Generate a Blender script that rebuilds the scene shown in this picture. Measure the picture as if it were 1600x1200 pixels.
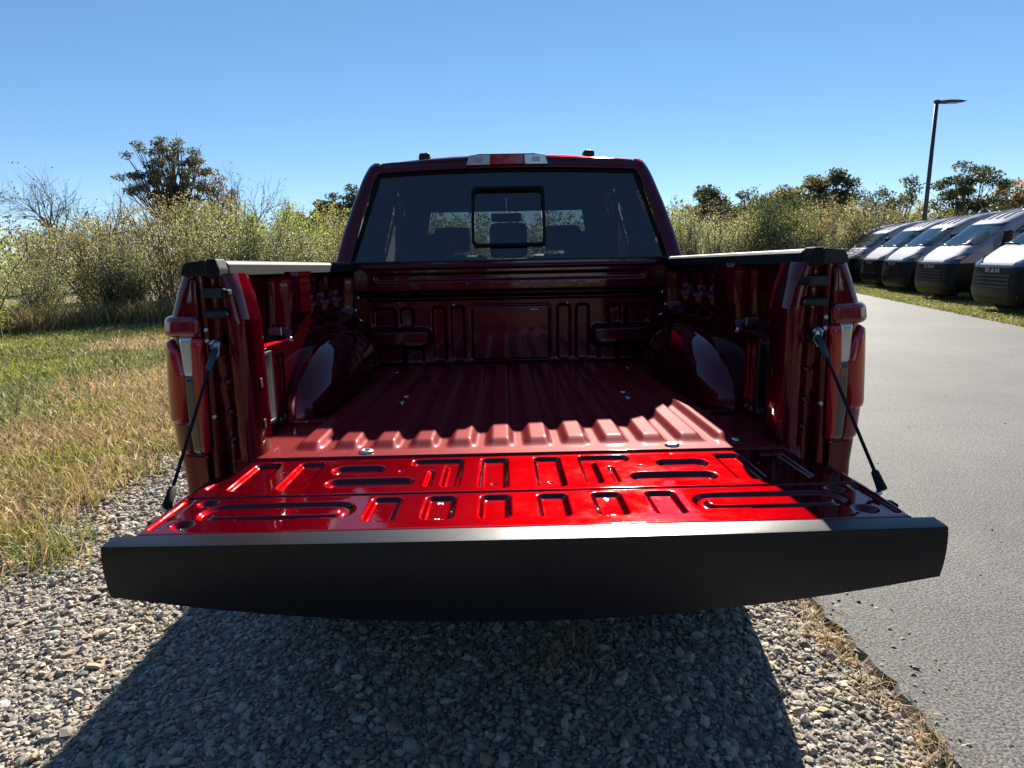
import bpy, bmesh, math, random
import numpy as np
from mathutils import Matrix, Vector
for o in list(bpy.data.objects): bpy.data.objects.remove(o)
SC = bpy.context.scene
C = SC.collection
rng = np.random.default_rng(7)
random.seed(7)

# ---------------------------------------------------------------- camera
TILT = math.radians(-1.0)                       # the truck stands slightly nose-down
TRUCK_M = Matrix.Translation((0, 0, .05)) @ Matrix.Rotation(TILT, 4, 'X')
def camera_matrix(loc, pitch, yaw, roll):
    f = Vector((math.sin(yaw)*math.cos(pitch), math.cos(yaw)*math.cos(pitch), -math.sin(pitch)))
    r = Vector((math.cos(yaw), -math.sin(yaw), 0)); u = r.cross(f)
    c, s = math.cos(roll), math.sin(roll)
    r2 = c*r - s*u; u2 = s*r + c*u
    return Matrix(((r2.x, u2.x, -f.x, loc[0]), (r2.y, u2.y, -f.y, loc[1]), (r2.z, u2.z, -f.z, loc[2]), (0, 0, 0, 1)))
cd = bpy.data.cameras.new('camera'); cam = bpy.data.objects.new('camera', cd); C.objects.link(cam)
cam.matrix_world = TRUCK_M @ camera_matrix((-.037, -1.75, 1.416), .1822, .0106, .020)
cd.sensor_width = 36; cd.lens = 36*1000/1600; cd.clip_end = 3000; cd.clip_start = .02
SC.camera = cam

# ---------------------------------------------------------------- light
SUN_AZ, SUN_EL = math.radians(11.8), math.radians(30.5)     # azimuth to the right of straight ahead
W = bpy.data.worlds.new('World'); SC.world = W; W.use_nodes = True
nt = W.node_tree; bg = nt.nodes['Background']
sky = nt.nodes.new('ShaderNodeTexSky'); sky.sky_type = 'NISHITA'; sky.sun_disc = False
sky.sun_elevation = SUN_EL; sky.sun_rotation = SUN_AZ
sky.air_density = .6; sky.dust_density = 0; sky.ozone_density = 3.0; sky.altitude = 200
hs = nt.nodes.new('ShaderNodeHueSaturation'); hs.inputs['Saturation'].default_value = 1.3
gm = nt.nodes.new('ShaderNodeGamma'); gm.inputs[1].default_value = .68
nt.links.new(sky.outputs[0], gm.inputs[0]); nt.links.new(gm.outputs[0], hs.inputs['Color']); nt.links.new(hs.outputs[0], bg.inputs['Color'])
bg.inputs['Strength'].default_value = .100
sd = bpy.data.lights.new('sun', 'SUN'); sd.energy = 5.0; sd.angle = math.radians(.53); sd.color = (1, .93, .82)
sun = bpy.data.objects.new('sun', sd); C.objects.link(sun)
sdir = Vector((math.sin(SUN_AZ)*math.cos(SUN_EL), math.cos(SUN_AZ)*math.cos(SUN_EL), math.sin(SUN_EL)))
sun.rotation_euler = sdir.to_track_quat('Z', 'Y').to_euler(); sun.location = sdir*50
SC.view_settings.view_transform = 'Standard'; SC.view_settings.look = 'None'
SC.view_settings.exposure = 1.42; SC.view_settings.gamma = 1; SC.view_settings.use_curve_mapping = False
SC.cycles.max_bounces = 8; SC.cycles.transparent_max_bounces = 12; SC.cycles.caustics_reflective = False

# ---------------------------------------------------------------- materials
def new_mat(name):
    m = bpy.data.materials.new(name); m.use_nodes = True
    return m, m.node_tree, m.node_tree.nodes['Principled BSDF']
def P(name, col, rough=.5, metal=0, coat=0, coat_r=.03, spec=.5, bump=0, bscale=200, var=0, vscale=8, emit=None, trans=0):
    m, t, b = new_mat(name)
    b.inputs['Base Color'].default_value = (*col, 1); b.inputs['Roughness'].default_value = rough
    b.inputs['Metallic'].default_value = metal; b.inputs['Coat Weight'].default_value = coat
    b.inputs['Coat Roughness'].default_value = coat_r; b.inputs['Specular IOR Level'].default_value = spec
    b.inputs['Transmission Weight'].default_value = trans
    if bump or var:
        tc = t.nodes.new('ShaderNodeTexCoord')
    if var:
        n = t.nodes.new('ShaderNodeTexNoise'); n.inputs['Scale'].default_value = vscale; n.inputs['Detail'].default_value = 5
        t.links.new(tc.outputs['Object'], n.inputs['Vector'])
        r = t.nodes.new('ShaderNodeMapRange'); r.inputs['To Min'].default_value = 1-var; r.inputs['To Max'].default_value = 1+var
        t.links.new(n.outputs['Fac'], r.inputs['Value'])
        mx = t.nodes.new('ShaderNodeMix'); mx.data_type = 'RGBA'; mx.blend_type = 'MULTIPLY'; mx.inputs['Factor'].default_value = 1
        mx.inputs['A'].default_value = (*col, 1); t.links.new(r.outputs[0], mx.inputs['B']); t.links.new(mx.outputs['Result'], b.inputs['Base Color'])
    if bump:
        n = t.nodes.new('ShaderNodeTexNoise'); n.inputs['Scale'].default_value = bscale; n.inputs['Detail'].default_value = 3
        t.links.new(tc.outputs['Object'], n.inputs['Vector'])
        bp = t.nodes.new('ShaderNodeBump'); bp.inputs['Strength'].default_value = bump; bp.inputs['Distance'].default_value = .002
        t.links.new(n.outputs['Fac'], bp.inputs['Height']); t.links.new(bp.outputs[0], b.inputs['Normal'])
    return m
def red_paint():
    m, t, b = new_mat('red_paint')
    b.inputs['Metallic'].default_value = .85; b.inputs['Roughness'].default_value = .44; b.inputs['Specular IOR Level'].default_value = 0; b.inputs['Specular Tint'].default_value = (.5, .01, .03, 1)
    b.inputs['Coat Weight'].default_value = .8; b.inputs['Coat Roughness'].default_value = .03
    tc = t.nodes.new('ShaderNodeTexCoord')
    v = t.nodes.new('ShaderNodeTexVoronoi'); v.inputs['Scale'].default_value = 700
    t.links.new(tc.outputs['Object'], v.inputs['Vector'])
    cr = t.nodes.new('ShaderNodeMix'); cr.data_type = 'RGBA'
    cr.inputs['A'].default_value = (.070, .0005, .009, 1); cr.inputs['B'].default_value = (.125, .0008, .015, 1)
    sp = t.nodes.new('ShaderNodeSeparateColor'); t.links.new(v.outputs['Color'], sp.inputs[0])
    t.links.new(sp.outputs[0], cr.inputs['Factor']); t.links.new(cr.outputs['Result'], b.inputs['Base Color'])
    n = t.nodes.new('ShaderNodeTexNoise'); n.inputs['Scale'].default_value = 55; n.inputs['Detail'].default_value = 2
    t.links.new(tc.outputs['Object'], n.inputs['Vector'])
    bp = t.nodes.new('ShaderNodeBump'); bp.inputs['Strength'].default_value = .05; bp.inputs['Distance'].default_value = .003
    t.links.new(n.outputs['Fac'], bp.inputs['Height']); t.links.new(bp.outputs[0], b.inputs['Coat Normal'])
    n3 = t.nodes.new('ShaderNodeTexNoise'); n3.inputs['Scale'].default_value = 9; n3.inputs['Detail'].default_value = 9; n3.inputs['Roughness'].default_value = .7
    t.links.new(tc.outputs['Object'], n3.inputs['Vector'])
    rr_ = t.nodes.new('ShaderNodeMapRange'); rr_.inputs['From Min'].default_value = .4; rr_.inputs['From Max'].default_value = .75; rr_.inputs['To Min'].default_value = .02; rr_.inputs['To Max'].default_value = .14
    t.links.new(n3.outputs['Fac'], rr_.inputs['Value']); t.links.new(rr_.outputs[0], b.inputs['Coat Roughness'])
    return m
def floor_paint():                                 # thin, dusty, unpolished colour coat in the box
    m, t, b = new_mat('dusty_red_floor_paint')
    b.inputs['Metallic'].default_value = .2; b.inputs['Roughness'].default_value = .55; b.inputs['Specular IOR Level'].default_value = .05; b.inputs['Specular Tint'].default_value = (.6, .1, .1, 1)
    b.inputs['Coat Weight'].default_value = .4; b.inputs['Coat Roughness'].default_value = .07
    tc = t.nodes.new('ShaderNodeTexCoord')
    n = t.nodes.new('ShaderNodeTexNoise'); n.inputs['Scale'].default_value = 420; n.inputs['Detail'].default_value = 2
    n2 = t.nodes.new('ShaderNodeTexNoise'); n2.inputs['Scale'].default_value = 6; n2.inputs['Detail'].default_value = 6
    for q in (n, n2): t.links.new(tc.outputs['Object'], q.inputs['Vector'])
    r = t.nodes.new('ShaderNodeMapRange'); r.inputs['From Min'].default_value = .42; r.inputs['From Max'].default_value = .75
    t.links.new(n.outputs['Fac'], r.inputs['Value'])
    mm = t.nodes.new('ShaderNodeMath'); mm.operation = 'MULTIPLY'; t.links.new(r.outputs[0], mm.inputs[0]); t.links.new(n2.outputs['Fac'], mm.inputs[1])
    cr = t.nodes.new('ShaderNodeMix'); cr.data_type = 'RGBA'
    cr.inputs['A'].default_value = (.14, .003, .008, 1); cr.inputs['B'].default_value = (.42, .05, .06, 1)
    t.links.new(mm.outputs[0], cr.inputs['Factor']); t.links.new(cr.outputs['Result'], b.inputs['Base Color'])
    bp = t.nodes.new('ShaderNodeBump'); bp.inputs['Strength'].default_value = .22; bp.inputs['Distance'].default_value = .002
    t.links.new(n.outputs['Fac'], bp.inputs['Height']); t.links.new(bp.outputs[0], b.inputs['Normal'])
    return m
def glass(name, tint, gloss_tint=(1, 1, 1), ior=1.5):
    m, t, b = new_mat(name); t.nodes.remove(b)
    out = t.nodes['Material Output']
    tr = t.nodes.new('ShaderNodeBsdfTransparent'); tr.inputs[0].default_value = (*tint, 1)
    gl = t.nodes.new('ShaderNodeBsdfGlossy'); gl.inputs['Roughness'].default_value = .01; gl.inputs[0].default_value = (*gloss_tint, 1)
    fr = t.nodes.new('ShaderNodeFresnel'); fr.inputs[0].default_value = ior
    mx = t.nodes.new('ShaderNodeMixShader')
    t.links.new(fr.outputs[0], mx.inputs[0]); t.links.new(tr.outputs[0], mx.inputs[1]); t.links.new(gl.outputs[0], mx.inputs[2])
    t.links.new(mx.outputs[0], out.inputs[0])
    return m
def leafy(name, transl=.45, rough=.6):             # colour comes from the mesh's own per-leaf colour
    m, t, b = new_mat(name); t.nodes.remove(b); out = t.nodes['Material Output']
    at = t.nodes.new('ShaderNodeAttribute'); at.attribute_name = 'Col'
    d = t.nodes.new('ShaderNodeBsdfDiffuse'); tl = t.nodes.new('ShaderNodeBsdfTranslucent')
    g = t.nodes.new('ShaderNodeBsdfGlossy'); g.inputs['Roughness'].default_value = .45; g.inputs[0].default_value = (.6, .6, .6, 1)
    mx = t.nodes.new('ShaderNodeMixShader'); mx.inputs[0].default_value = transl
    t.links.new(at.outputs['Color'], d.inputs[0]); t.links.new(at.outputs['Color'], tl.inputs[0])
    t.links.new(d.outputs[0], mx.inputs[1]); t.links.new(tl.outputs[0], mx.inputs[2])
    mx2 = t.nodes.new('ShaderNodeMixShader'); mx2.inputs[0].default_value = .05
    t.links.new(mx.outputs[0], mx2.inputs[1]); t.links.new(g.outputs[0], mx2.inputs[2]); t.links.new(mx2.outputs[0], out.inputs[0])
    return m
def ramp_mat(name, cols, scale, detail=8, rough=.9, bump=.4, bscale=60, bdist=.01, spec=.3, fine=None):
    m, t, b = new_mat(name); b.inputs['Roughness'].default_value = rough; b.inputs['Specular IOR Level'].default_value = spec
    tc = t.nodes.new('ShaderNodeTexCoord')
    n = t.nodes.new('ShaderNodeTexNoise'); n.inputs['Scale'].default_value = scale; n.inputs['Detail'].default_value = detail; n.inputs['Roughness'].default_value = .65
    t.links.new(tc.outputs['Object'], n.inputs['Vector'])
    cr = t.nodes.new('ShaderNodeValToRGB'); e = cr.color_ramp.elements
    e[0].position = .3; e[0].color = (*cols[0], 1); e[1].position = .7; e[1].color = (*cols[-1], 1)
    for i, c in enumerate(cols[1:-1]):
        k = e.new(.3+.4*(i+1)/(len(cols)-1)); k.color = (*c, 1)
    t.links.new(n.outputs['Fac'], cr.inputs[0])
    last = cr.outputs[0]
    n2 = t.nodes.new('ShaderNodeTexNoise'); n2.inputs['Scale'].default_value = bscale; n2.inputs['Detail'].default_value = 4
    t.links.new(tc.outputs['Object'], n2.inputs['Vector'])
    if fine:
        r = t.nodes.new('ShaderNodeMapRange'); r.inputs['From Min'].default_value = .32; r.inputs['From Max'].default_value = .68
        r.inputs['To Min'].default_value = 1-fine; r.inputs['To Max'].default_value = 1+fine
        t.links.new(n2.outputs['Fac'], r.inputs['Value'])
        mx = t.nodes.new('ShaderNodeMix'); mx.data_type = 'RGBA'; mx.blend_type = 'MULTIPLY'; mx.inputs['Factor'].default_value = 1
        t.links.new(last, mx.inputs['A']); t.links.new(r.outputs[0], mx.inputs['B']); last = mx.outputs['Result']
    t.links.new(last, b.inputs['Base Color'])
    bp = t.nodes.new('ShaderNodeBump'); bp.inputs['Strength'].default_value = bump; bp.inputs['Distance'].default_value = bdist
    t.links.new(n2.outputs['Fac'], bp.inputs['Height']); t.links.new(bp.outputs[0], b.inputs['Normal'])
    return m
def col_attr_mat(name, rough=.85, bump=.3, bscale=150):
    m, t, b = new_mat(name); b.inputs['Roughness'].default_value = rough; b.inputs['Specular IOR Level'].default_value = .3
    at = t.nodes.new('ShaderNodeAttribute'); at.attribute_name = 'Col'
    tc = t.nodes.new('ShaderNodeTexCoord'); n = t.nodes.new('ShaderNodeTexNoise'); n.inputs['Scale'].default_value = bscale; n.inputs['Detail'].default_value = 4
    t.links.new(tc.outputs['Object'], n.inputs['Vector'])
    r = t.nodes.new('ShaderNodeMapRange'); r.inputs['To Min'].default_value = .6; r.inputs['To Max'].default_value = 1.4
    t.links.new(n.outputs['Fac'], r.inputs['Value'])
    mx = t.nodes.new('ShaderNodeMix'); mx.data_type = 'RGBA'; mx.blend_type = 'MULTIPLY'; mx.inputs['Factor'].default_value = 1
    t.links.new(at.outputs['Color'], mx.inputs['A']); t.links.new(r.outputs[0], mx.inputs['B']); t.links.new(mx.outputs['Result'], b.inputs['Base Color'])
    bp = t.nodes.new('ShaderNodeBump'); bp.inputs['Strength'].default_value = bump; bp.inputs['Distance'].default_value = .004
    t.links.new(n.outputs['Fac'], bp.inputs['Height']); t.links.new(bp.outputs[0], b.inputs['Normal'])
    return m
RED = red_paint(); REDF = floor_paint()
BLACK = P('black_plastic', (.012, .013, .016), .55, bump=.25, bscale=900)
CAPM = P('satin_black_trim', (.006, .007, .010), .33, spec=.32, bump=.12, bscale=700, var=.25, vscale=5)
RAILM = P('rail_cap_plastic', (.009, .010, .012), .6, spec=.12, bump=.3, bscale=800)
DARK = P('dark_cavity', (.006, .006, .007), .7)
STEEL = P('zinc_steel', (.55, .56, .58), .3, metal=1)
SEAL = P('rubber_seal', (.007, .007, .008), .7, spec=.2)
LENSR = P('red_lens', (.45, .002, .012), .12, coat=.6, coat_r=.02)
LENSM = P('deep_red_lens', (.20, .001, .022), .1, coat=.6, coat_r=.02)
LENSC = P('clear_lens', (.62, .63, .64), .14, metal=.45, coat=1, bump=.1, bscale=300)
LENSD = P('smoked_lens', (.05, .042, .038), .15, coat=1)
AMBER = P('amber_reflector', (.7, .42, .28), .2, coat=1)
REARGLASS = glass('tinted_glass', (.13, .145, .145), ior=1.85)
WSGLASS = glass('windshield_glass', (.78, .86, .84))
SIDEGLASS = glass('side_glass', (.02, .022, .025))
SEATM = P('seat_leather', (.02, .02, .022), .6)
TYRE = P('tyre_rubber', (.02, .02, .02), .85)
RIM = P('wheel_alloy', (.35, .36, .38), .35, metal=.9)

# ---------------------------------------------------------------- helpers
def put(o, parent=None, label=None, cat=None, group=None, kind=None):
    C.objects.link(o)
    if parent is not None: o.parent = parent
    if label: o['label'] = label
    if cat: o['category'] = cat
    if group: o['group'] = group
    if kind: o['kind'] = kind
    return o
def empty(name, m=None, **kw):
    o = bpy.data.objects.new(name, None); o.empty_display_size = .2
    if m is not None: o.matrix_world = m
    return put(o, **kw)
def mesh(name, verts, faces, mat, parent=None, smooth=True, **kw):
    me = bpy.data.meshes.new(name); me.from_pydata([tuple(v) for v in verts], [], faces)
    if mat is not None: me.materials.append(mat)
    if smooth: me.polygons.foreach_set('use_smooth', [True]*len(me.polygons))
    me.update()
    return put(bpy.data.objects.new(name, me), parent, **kw)
def fast_mesh(name, V, Fc, mat, parent=None, smooth=False, col=None, **kw):
    """V (n,3), Fc (m,k) arrays"""
    me = bpy.data.meshes.new(name); V = np.asarray(V, np.float32); Fc = np.asarray(Fc, np.int32); k = Fc.shape[1]
    me.vertices.add(len(V)); me.vertices.foreach_set('co', V.ravel())
    me.loops.add(Fc.size); me.loops.foreach_set('vertex_index', Fc.ravel())
    me.polygons.add(len(Fc)); me.polygons.foreach_set('loop_start', np.arange(0, Fc.size, k, dtype=np.int32))
    me.polygons.foreach_set('loop_total', np.full(len(Fc), k, np.int32))
    me.polygons.foreach_set('use_smooth', np.full(len(Fc), smooth))
    if col is not None:
        a = me.color_attributes.new('Col', 'FLOAT_COLOR', 'POINT')
        a.data.foreach_set('color', np.concatenate([col, np.ones((len(col), 1))], 1).astype(np.float32).ravel())
    me.materials.append(mat); me.update(calc_edges=True); me.validate()
    return put(bpy.data.objects.new(name, me), parent, **kw)
def gridfaces(nu, nv, flip=False):
    i = np.arange(nu-1)[:, None]; j = np.arange(nv-1)[None]
    a = i*nv+j; f = np.stack([a, a+nv, a+nv+1, a+1], -1).reshape(-1, 4)
    return f[:, ::-1] if flip else f
def grid(name, X, Y, Z, mat, parent=None, flip=False, solid=0, **kw):
    nu, nv = X.shape; V = np.stack([X, Y, Z], -1).reshape(-1, 3)
    o = fast_mesh(name, V, gridfaces(nu, nv, flip), mat, parent, True, **kw)
    if solid:
        s = o.modifiers.new('solid', 'SOLIDIFY'); s.thickness = solid; s.offset = -1
    return o
def bm_obj(name, bm, mat, parent=None, smooth=False, bevel=0, **kw):
    bmesh.ops.recalc_face_normals(bm, faces=bm.faces)
    me = bpy.data.meshes.new(name); bm.to_mesh(me); bm.free(); me.materials.append(mat)
    if smooth: me.polygons.foreach_set('use_smooth', [True]*len(me.polygons))
    o = put(bpy.data.objects.new(name, me), parent, **kw)
    return o
def bbox(bm, x0, x1, y0, y1, z0, z1, bev=0, seg=2, m=None):
    r = bmesh.ops.create_cube(bm, size=1); vs = r['verts']
    for v in vs: v.co = Vector((x0+(v.co.x+.5)*(x1-x0), y0+(v.co.y+.5)*(y1-y0), z0+(v.co.z+.5)*(z1-z0)))
    if bev:
        es = list({e for v in vs for e in v.link_edges})
        rr = bmesh.ops.bevel(bm, geom=es, offset=bev, segments=seg, affect='EDGES', profile=.6)
        vs = list({v for f in rr['faces'] for v in f.verts} | {v for v in vs if v.is_valid})
    if m: 
        for v in vs: v.co = m @ v.co
    return vs
def box(name, x0, x1, y0, y1, z0, z1, mat, parent=None, bev=.004, m=None, **kw):
    bm = bmesh.new(); bbox(bm, x0, x1, y0, y1, z0, z1, bev, m=m); return bm_obj(name, bm, mat, parent, smooth=False, **kw)
def tube_geo(pts, rad, n=8, cap=True):
    pts = [Vector(p) for p in pts]; V = []; Fc = []
    up = Vector((0, 0, 1))
    rads = rad if hasattr(rad, '__len__') else [rad]*len(pts)
    for i, p in enumerate(pts):
        d = (pts[min(i+1, len(pts)-1)]-pts[max(i-1, 0)]).normalized()
        a = d.cross(up)
        if a.length < 1e-3: a = d.cross(Vector((1, 0, 0)))
        a.normalize(); b = d.cross(a)
        for k in range(n):
            t = 2*math.pi*k/n; V.append(p+(a*math.cos(t)+b*math.sin(t))*rads[i])
    for i in range(len(pts)-1):
        for k in range(n):
            k2 = (k+1) % n; Fc.append((i*n+k, i*n+k2, (i+1)*n+k2, (i+1)*n+k))
    if cap:
        Fc.append(tuple(range(n))[::-1]); Fc.append(tuple(range((len(pts)-1)*n, len(pts)*n)))
    return V, Fc
def tube(name, pts, rad, mat, parent=None, n=8, **kw):
    V, Fc = tube_geo(pts, rad, n); return mesh(name, V, Fc, mat, parent, **kw)
def lathe(name, prof, center, axis, mat, parent=None, n=24, **kw):
    """prof: list of (radius, offset along axis)"""
    ax = Vector(axis).normalized(); a = ax.orthogonal().normalized(); b = ax.cross(a); V = []; Fc = []
    for r, h in prof:
        for k in range(n):
            t = 2*math.pi*k/n; V.append(Vector(center)+ax*h+(a*math.cos(t)+b*math.sin(t))*max(r, 1e-4))
    for i in range(len(prof)-1):
        for k in range(n):
            k2 = (k+1) % n; Fc.append((i*n+k, (i+1)*n+k, (i+1)*n+k2, i*n+k2))
    return mesh(name, V, Fc, mat, parent, **kw)
def extrude(name, poly, axis, a0, a1, mat, parent=None, smooth=False, bev=0, **kw):
    """poly of 2D points in the plane normal to axis (order of remaining axes x<y<z)"""
    bm = bmesh.new(); vs = []
    for a in (a0, a1):
        row = []
        for p in poly:
            c = list(p); c.insert('xyz'.index(axis), a); row.append(bm.verts.new(c))
        vs.append(row)
    n = len(poly)
    bm.faces.new(vs[0]); bm.faces.new(vs[1][::-1])
    for i in range(n): bm.faces.new((vs[0][i], vs[0][(i+1) % n], vs[1][(i+1) % n], vs[1][i]))
    if bev:
        bmesh.ops.recalc_face_normals(bm, faces=bm.faces)
        bmesh.ops.bevel(bm, geom=list(bm.edges), offset=bev, segments=2, affect='EDGES', profile=.6)
    return bm_obj(name, bm, mat, parent, smooth, **kw)
def sdb(x, y, cx, cy, hx, hy, r):
    qx = np.abs(x-cx)-hx+r; qy = np.abs(y-cy)-hy+r
    return np.hypot(np.maximum(qx, 0), np.maximum(qy, 0))+np.minimum(np.maximum(qx, qy), 0)-r
def sst(t): t = np.clip(t, 0, 1); return t*t*(3-2*t)
def stamp(s, w): return sst(.5-s/w)                # 1 inside, 0 outside, wall width w
def copy_tree(o, parent=None):
    c = o.copy(); C.objects.link(c); c.parent = parent
    for ch in list(o.children): copy_tree(ch, c)
    return c

# ================================================================ ground
GROUND = ramp_mat('field_soil', [(.06, .06, .022), (.10, .09, .04), (.17, .14, .07)], .35, bump=.5, bscale=14, bdist=.05, fine=.3)
GRAVEL = ramp_mat('gravel_bed', [(.13, .12, .10), (.22, .205, .18), (.34, .32, .28)], 28, rough=.95, bump=1.0, bscale=55, bdist=.02, fine=.5)
VERGE = ramp_mat('verge_soil', [(.10, .095, .035), (.16, .14, .06), (.23, .18, .09)], 2.2, bump=.6, bscale=70, bdist=.02, fine=.4)
ASPH = ramp_mat('worn_asphalt', [(.066, .065, .064), (.09, .088, .084), (.115, .11, .104)], .55, rough=.78, bump=.5, bscale=105, bdist=.006, spec=.3, fine=1.0)
def sheet(name, pts, z, mat, sub=0, **kw):
    return mesh(name, [(x, y, z) for x, y in pts], [tuple(range(len(pts)))], mat, smooth=False, kind='structure', **kw)
sheet('ground', [(-900, -300), (900, -300), (900, 1500), (-900, 1500)], -.012, GROUND)
def wob(y, s, a): return a*(math.sin(y*3.1+s)+.6*math.sin(y*7.3+2*s)+.4*math.sin(y*17.7+s))/2
ys = np.linspace(-3.2, 60, 500)
gl = [(-2.72+wob(y, 1, .16), y) for y in ys]
sheet('gravel_shoulder', gl+[(1.6, 60), (1.6, -3.2)], 0, GRAVEL)
verge_l = [(-2.6+wob(y, 1, .18), y) for y in ys]
sheet('grass_verge', [(-60, -3.2)]+verge_l+[(-60, 60)], .004-.008, VERGE)
ER = np.random.default_rng(3); EY = np.arange(-13, 71, .035); EN = ER.normal(0, .012, EY.size)+np.repeat(ER.normal(0, .012, EY.size//6+1), 6)[:EY.size]
def asph_l(y): return 1.262+wob(y*.9, 3, .02)+float(np.interp(y, EY, EN))
def asph_r(y): return 9.33+(y-9.5)*.232 if y > 2 else 7.6
yl = np.linspace(-12, 70, 1600)
L_ = [(asph_l(y), y) for y in yl]; R_ = [(asph_r(y), y) for y in np.linspace(70, -12, 60)]
n = len(L_)
poly = L_+R_
Vv = [(x, y, .03) for x, y in poly]+[(x-(.025 if i < n else 0), y, -.005) for i, (x, y) in enumerate(poly)]
N = len(poly)
mesh('asphalt_drive', Vv, [tuple(range(N))[::-1]]+[(i, (i+1) % N, N+(i+1) % N, N+i) for i in range(N)], ASPH, smooth=False, kind='structure')
Rg = [(asph_r(y)-.02, y) for y in np.linspace(-12, 70, 60)]
sheet('grass_strip', Rg+[(70, 70), (70, -12)], .012, VERGE)

# ================================================================ pickup truck (local frame: x right, y forward from the rear end of the box floor, z up)
T = empty('pickup_truck', TRUCK_M, label='glossy dark red pickup truck with its tailgate lowered, parked on gravel', cat='pickup truck')
ZF = .895
# ---- box floor
def rib_h(x, y, y0=.075, y1=1.58):
    h = np.zeros_like(x)
    for i in range(12):
        cx = (i-5.5)*.1135
        h = np.maximum(h, stamp(np.abs(x-cx)-.034, .026)*sst((y-y0+.02)/.062)*sst((y1+.02-y)/.062))
    return h*.019
fx = np.linspace(-.80, .80, 340); fy = np.concatenate([np.linspace(-.012, .16, 60), np.linspace(.17, 1.52, 50), np.linspace(1.53, 1.70, 50)])
X, Y = np.meshgrid(fx, fy, indexing='ij')
Z = ZF+rib_h(X, Y)+.05*sst((Y-1.60)/.09)**2*.5
Z = Z-.055*sst((.004-Y)/.016)                      # rolled rear edge
floor_o = grid('bed_floor', X, Y, Z, REDF, T)
box('rear_sill', -.80, .80, -.006, .05, .70, .838, RED, T)
def bolt(x, y, z, r=.017, name='floor_bolt', parent=T, axis=(0, 0, 1), mat=STEEL):
    return lathe(name, [(r*1.25, 0), (r*1.25, .003), (r*.9, .006), (r*.5, .007), (r*.42, .003), (0, .003)], (x, y, z), axis, mat, parent, n=18)
for bx, by in ((.443, .04), (.437, .705), (.595, 1.454)):
    for s in (-1, 1): bolt(s*bx, by, ZF+.001)
for s in (-1, 1):
    box('floor_clip', s*.427-.022, s*.427+.022, .79, .81, ZF+.001, ZF+.012, STEEL, T, bev=.003)
bolt(.643, .083, ZF+.001, .013); bolt(-.76, .085, ZF+.001, .013)
# ---- front panel of the box (bulkhead)
bx_ = np.linspace(-.815, .815, 330); bz = np.linspace(.893, 1.442, 150)
X, Z = np.meshgrid(bx_, bz, indexing='ij'); A = np.abs(X)
D = np.zeros_like(X)                               # positive = towards the rear
D += .038*sst((Z-1.287)/.012)                      # proud header
D -= .012*stamp(sdb(X, Z, 0, 1.366, .70, .017, .012), .012)
D += .008*stamp(sdb(X, Z, 0, 1.418, .76, .006, .005), .01)
D -= .022*stamp(sdb(X, Z, 0, 1.279, .82, .008, .004), .01)      # dark channel under the header
D += .014*stamp(sdb(X, Z, 0, 1.255, .75, .006, .006), .012)
s0 = sdb(X, Z, 0, 1.066, .209, .146, .02)
D += .010*stamp(s0, .012) - .008*stamp(np.abs(s0)-.004, .008)
for cx in (.283, .382):
    s0 = sdb(A, Z, cx, 1.066, .033, .144, .02)
    D -= .011*stamp(s0, .014)
D += .055*stamp(sdb(A, Z, .60, 1.048, .168, .046, .03), .03)
D -= .014*stamp(sdb(A, Z, .553, 1.155, .032, .050, .02), .016)
D -= .014*stamp(sdb(A, Z, .675, 1.155, .06, .050, .02), .016)
D += .02*stamp(sdb(A, Z, .52, .95, .05, .06, .02), .03)
D += .05*sst((.935-Z)/.05)**2                       # sweep into the floor
grid('bulkhead', X, 1.672-D, Z, RED, T, flip=True)
box('bulkhead_cap', -.815, .815, 1.625, 1.70, 1.443, 1.452, BLACK, T, bev=.003)
box('bulkhead_back', -.86, .86, 1.705, 1.72, .60, 1.44, RED, T)
for s in (-1, 1): bolt(s*.30, 1.655, 1.22, .006, 'rivet', axis=(0, -1, 0))
box('bulkhead_sticker', .105, .145, 1.6505, 1.652, 1.185, 1.193, P('label_paper', (.5, .45, .5), .5), T, bev=.0005)

# ---- inner side walls, wheel housings, rails, end pillars, lamps: built for s = -1 (left) and +1 (right)
def side_depth(Yg, Zg):
    d = np.zeros_like(Yg)
    d += .075*stamp(sdb(Yg, Zg, .335, 1.298, .185, .108, .03), .02)          # upper rear pocket over a ledge
    d += .03*stamp(sdb(Yg, Zg, .245, 1.05, .062, .118, .01), .012)           # lamp/box opening
    for cy in (.36, .405): d += .016*stamp(sdb(Yg, Zg, cy, 1.03, .012, .11, .01), .012)
    d += .06*stamp(sdb(Yg, Zg, 1.13, 1.30, .36, .105, .04), .03)
    for cy, hh in ((.90, .10), (1.10, .07), (1.32, .10)):
        d += .022*stamp(sdb(Yg, Zg, cy, 1.34, hh*.8, .04, .015), .014)
        d -= .035*stamp(sdb(Yg, Zg, cy+.04, 1.255, hh*.55, .03, .015), .02)
    d += .03*stamp(sdb(Yg, Zg, 1.42, 1.06, .15, .10, .03), .03)
    d -= .02*stamp(sdb(Yg, Zg, .62, 1.34, .075, .09, .03), .03)
    return d
CUR = [(0., .0), (.3, .0), (.55, .0)]
def out_x(z):                                        # half width of the outer skin at height z (rear view outline)
    zs = [.45, .70, .84, .92, 1.02, 1.14, 1.24, 1.29, 1.36, 1.405, 1.43, 1.445]
    xs = [.915, .955, .955, .962, .968, .962, .955, .947, .922, .903, .893, .875]
    return np.interp(z, zs, xs)
def in_x(z): return np.interp(z, [.84, .92, 1.24, 1.29, 1.41], [.880, .877, .865, .861, .866])
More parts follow.
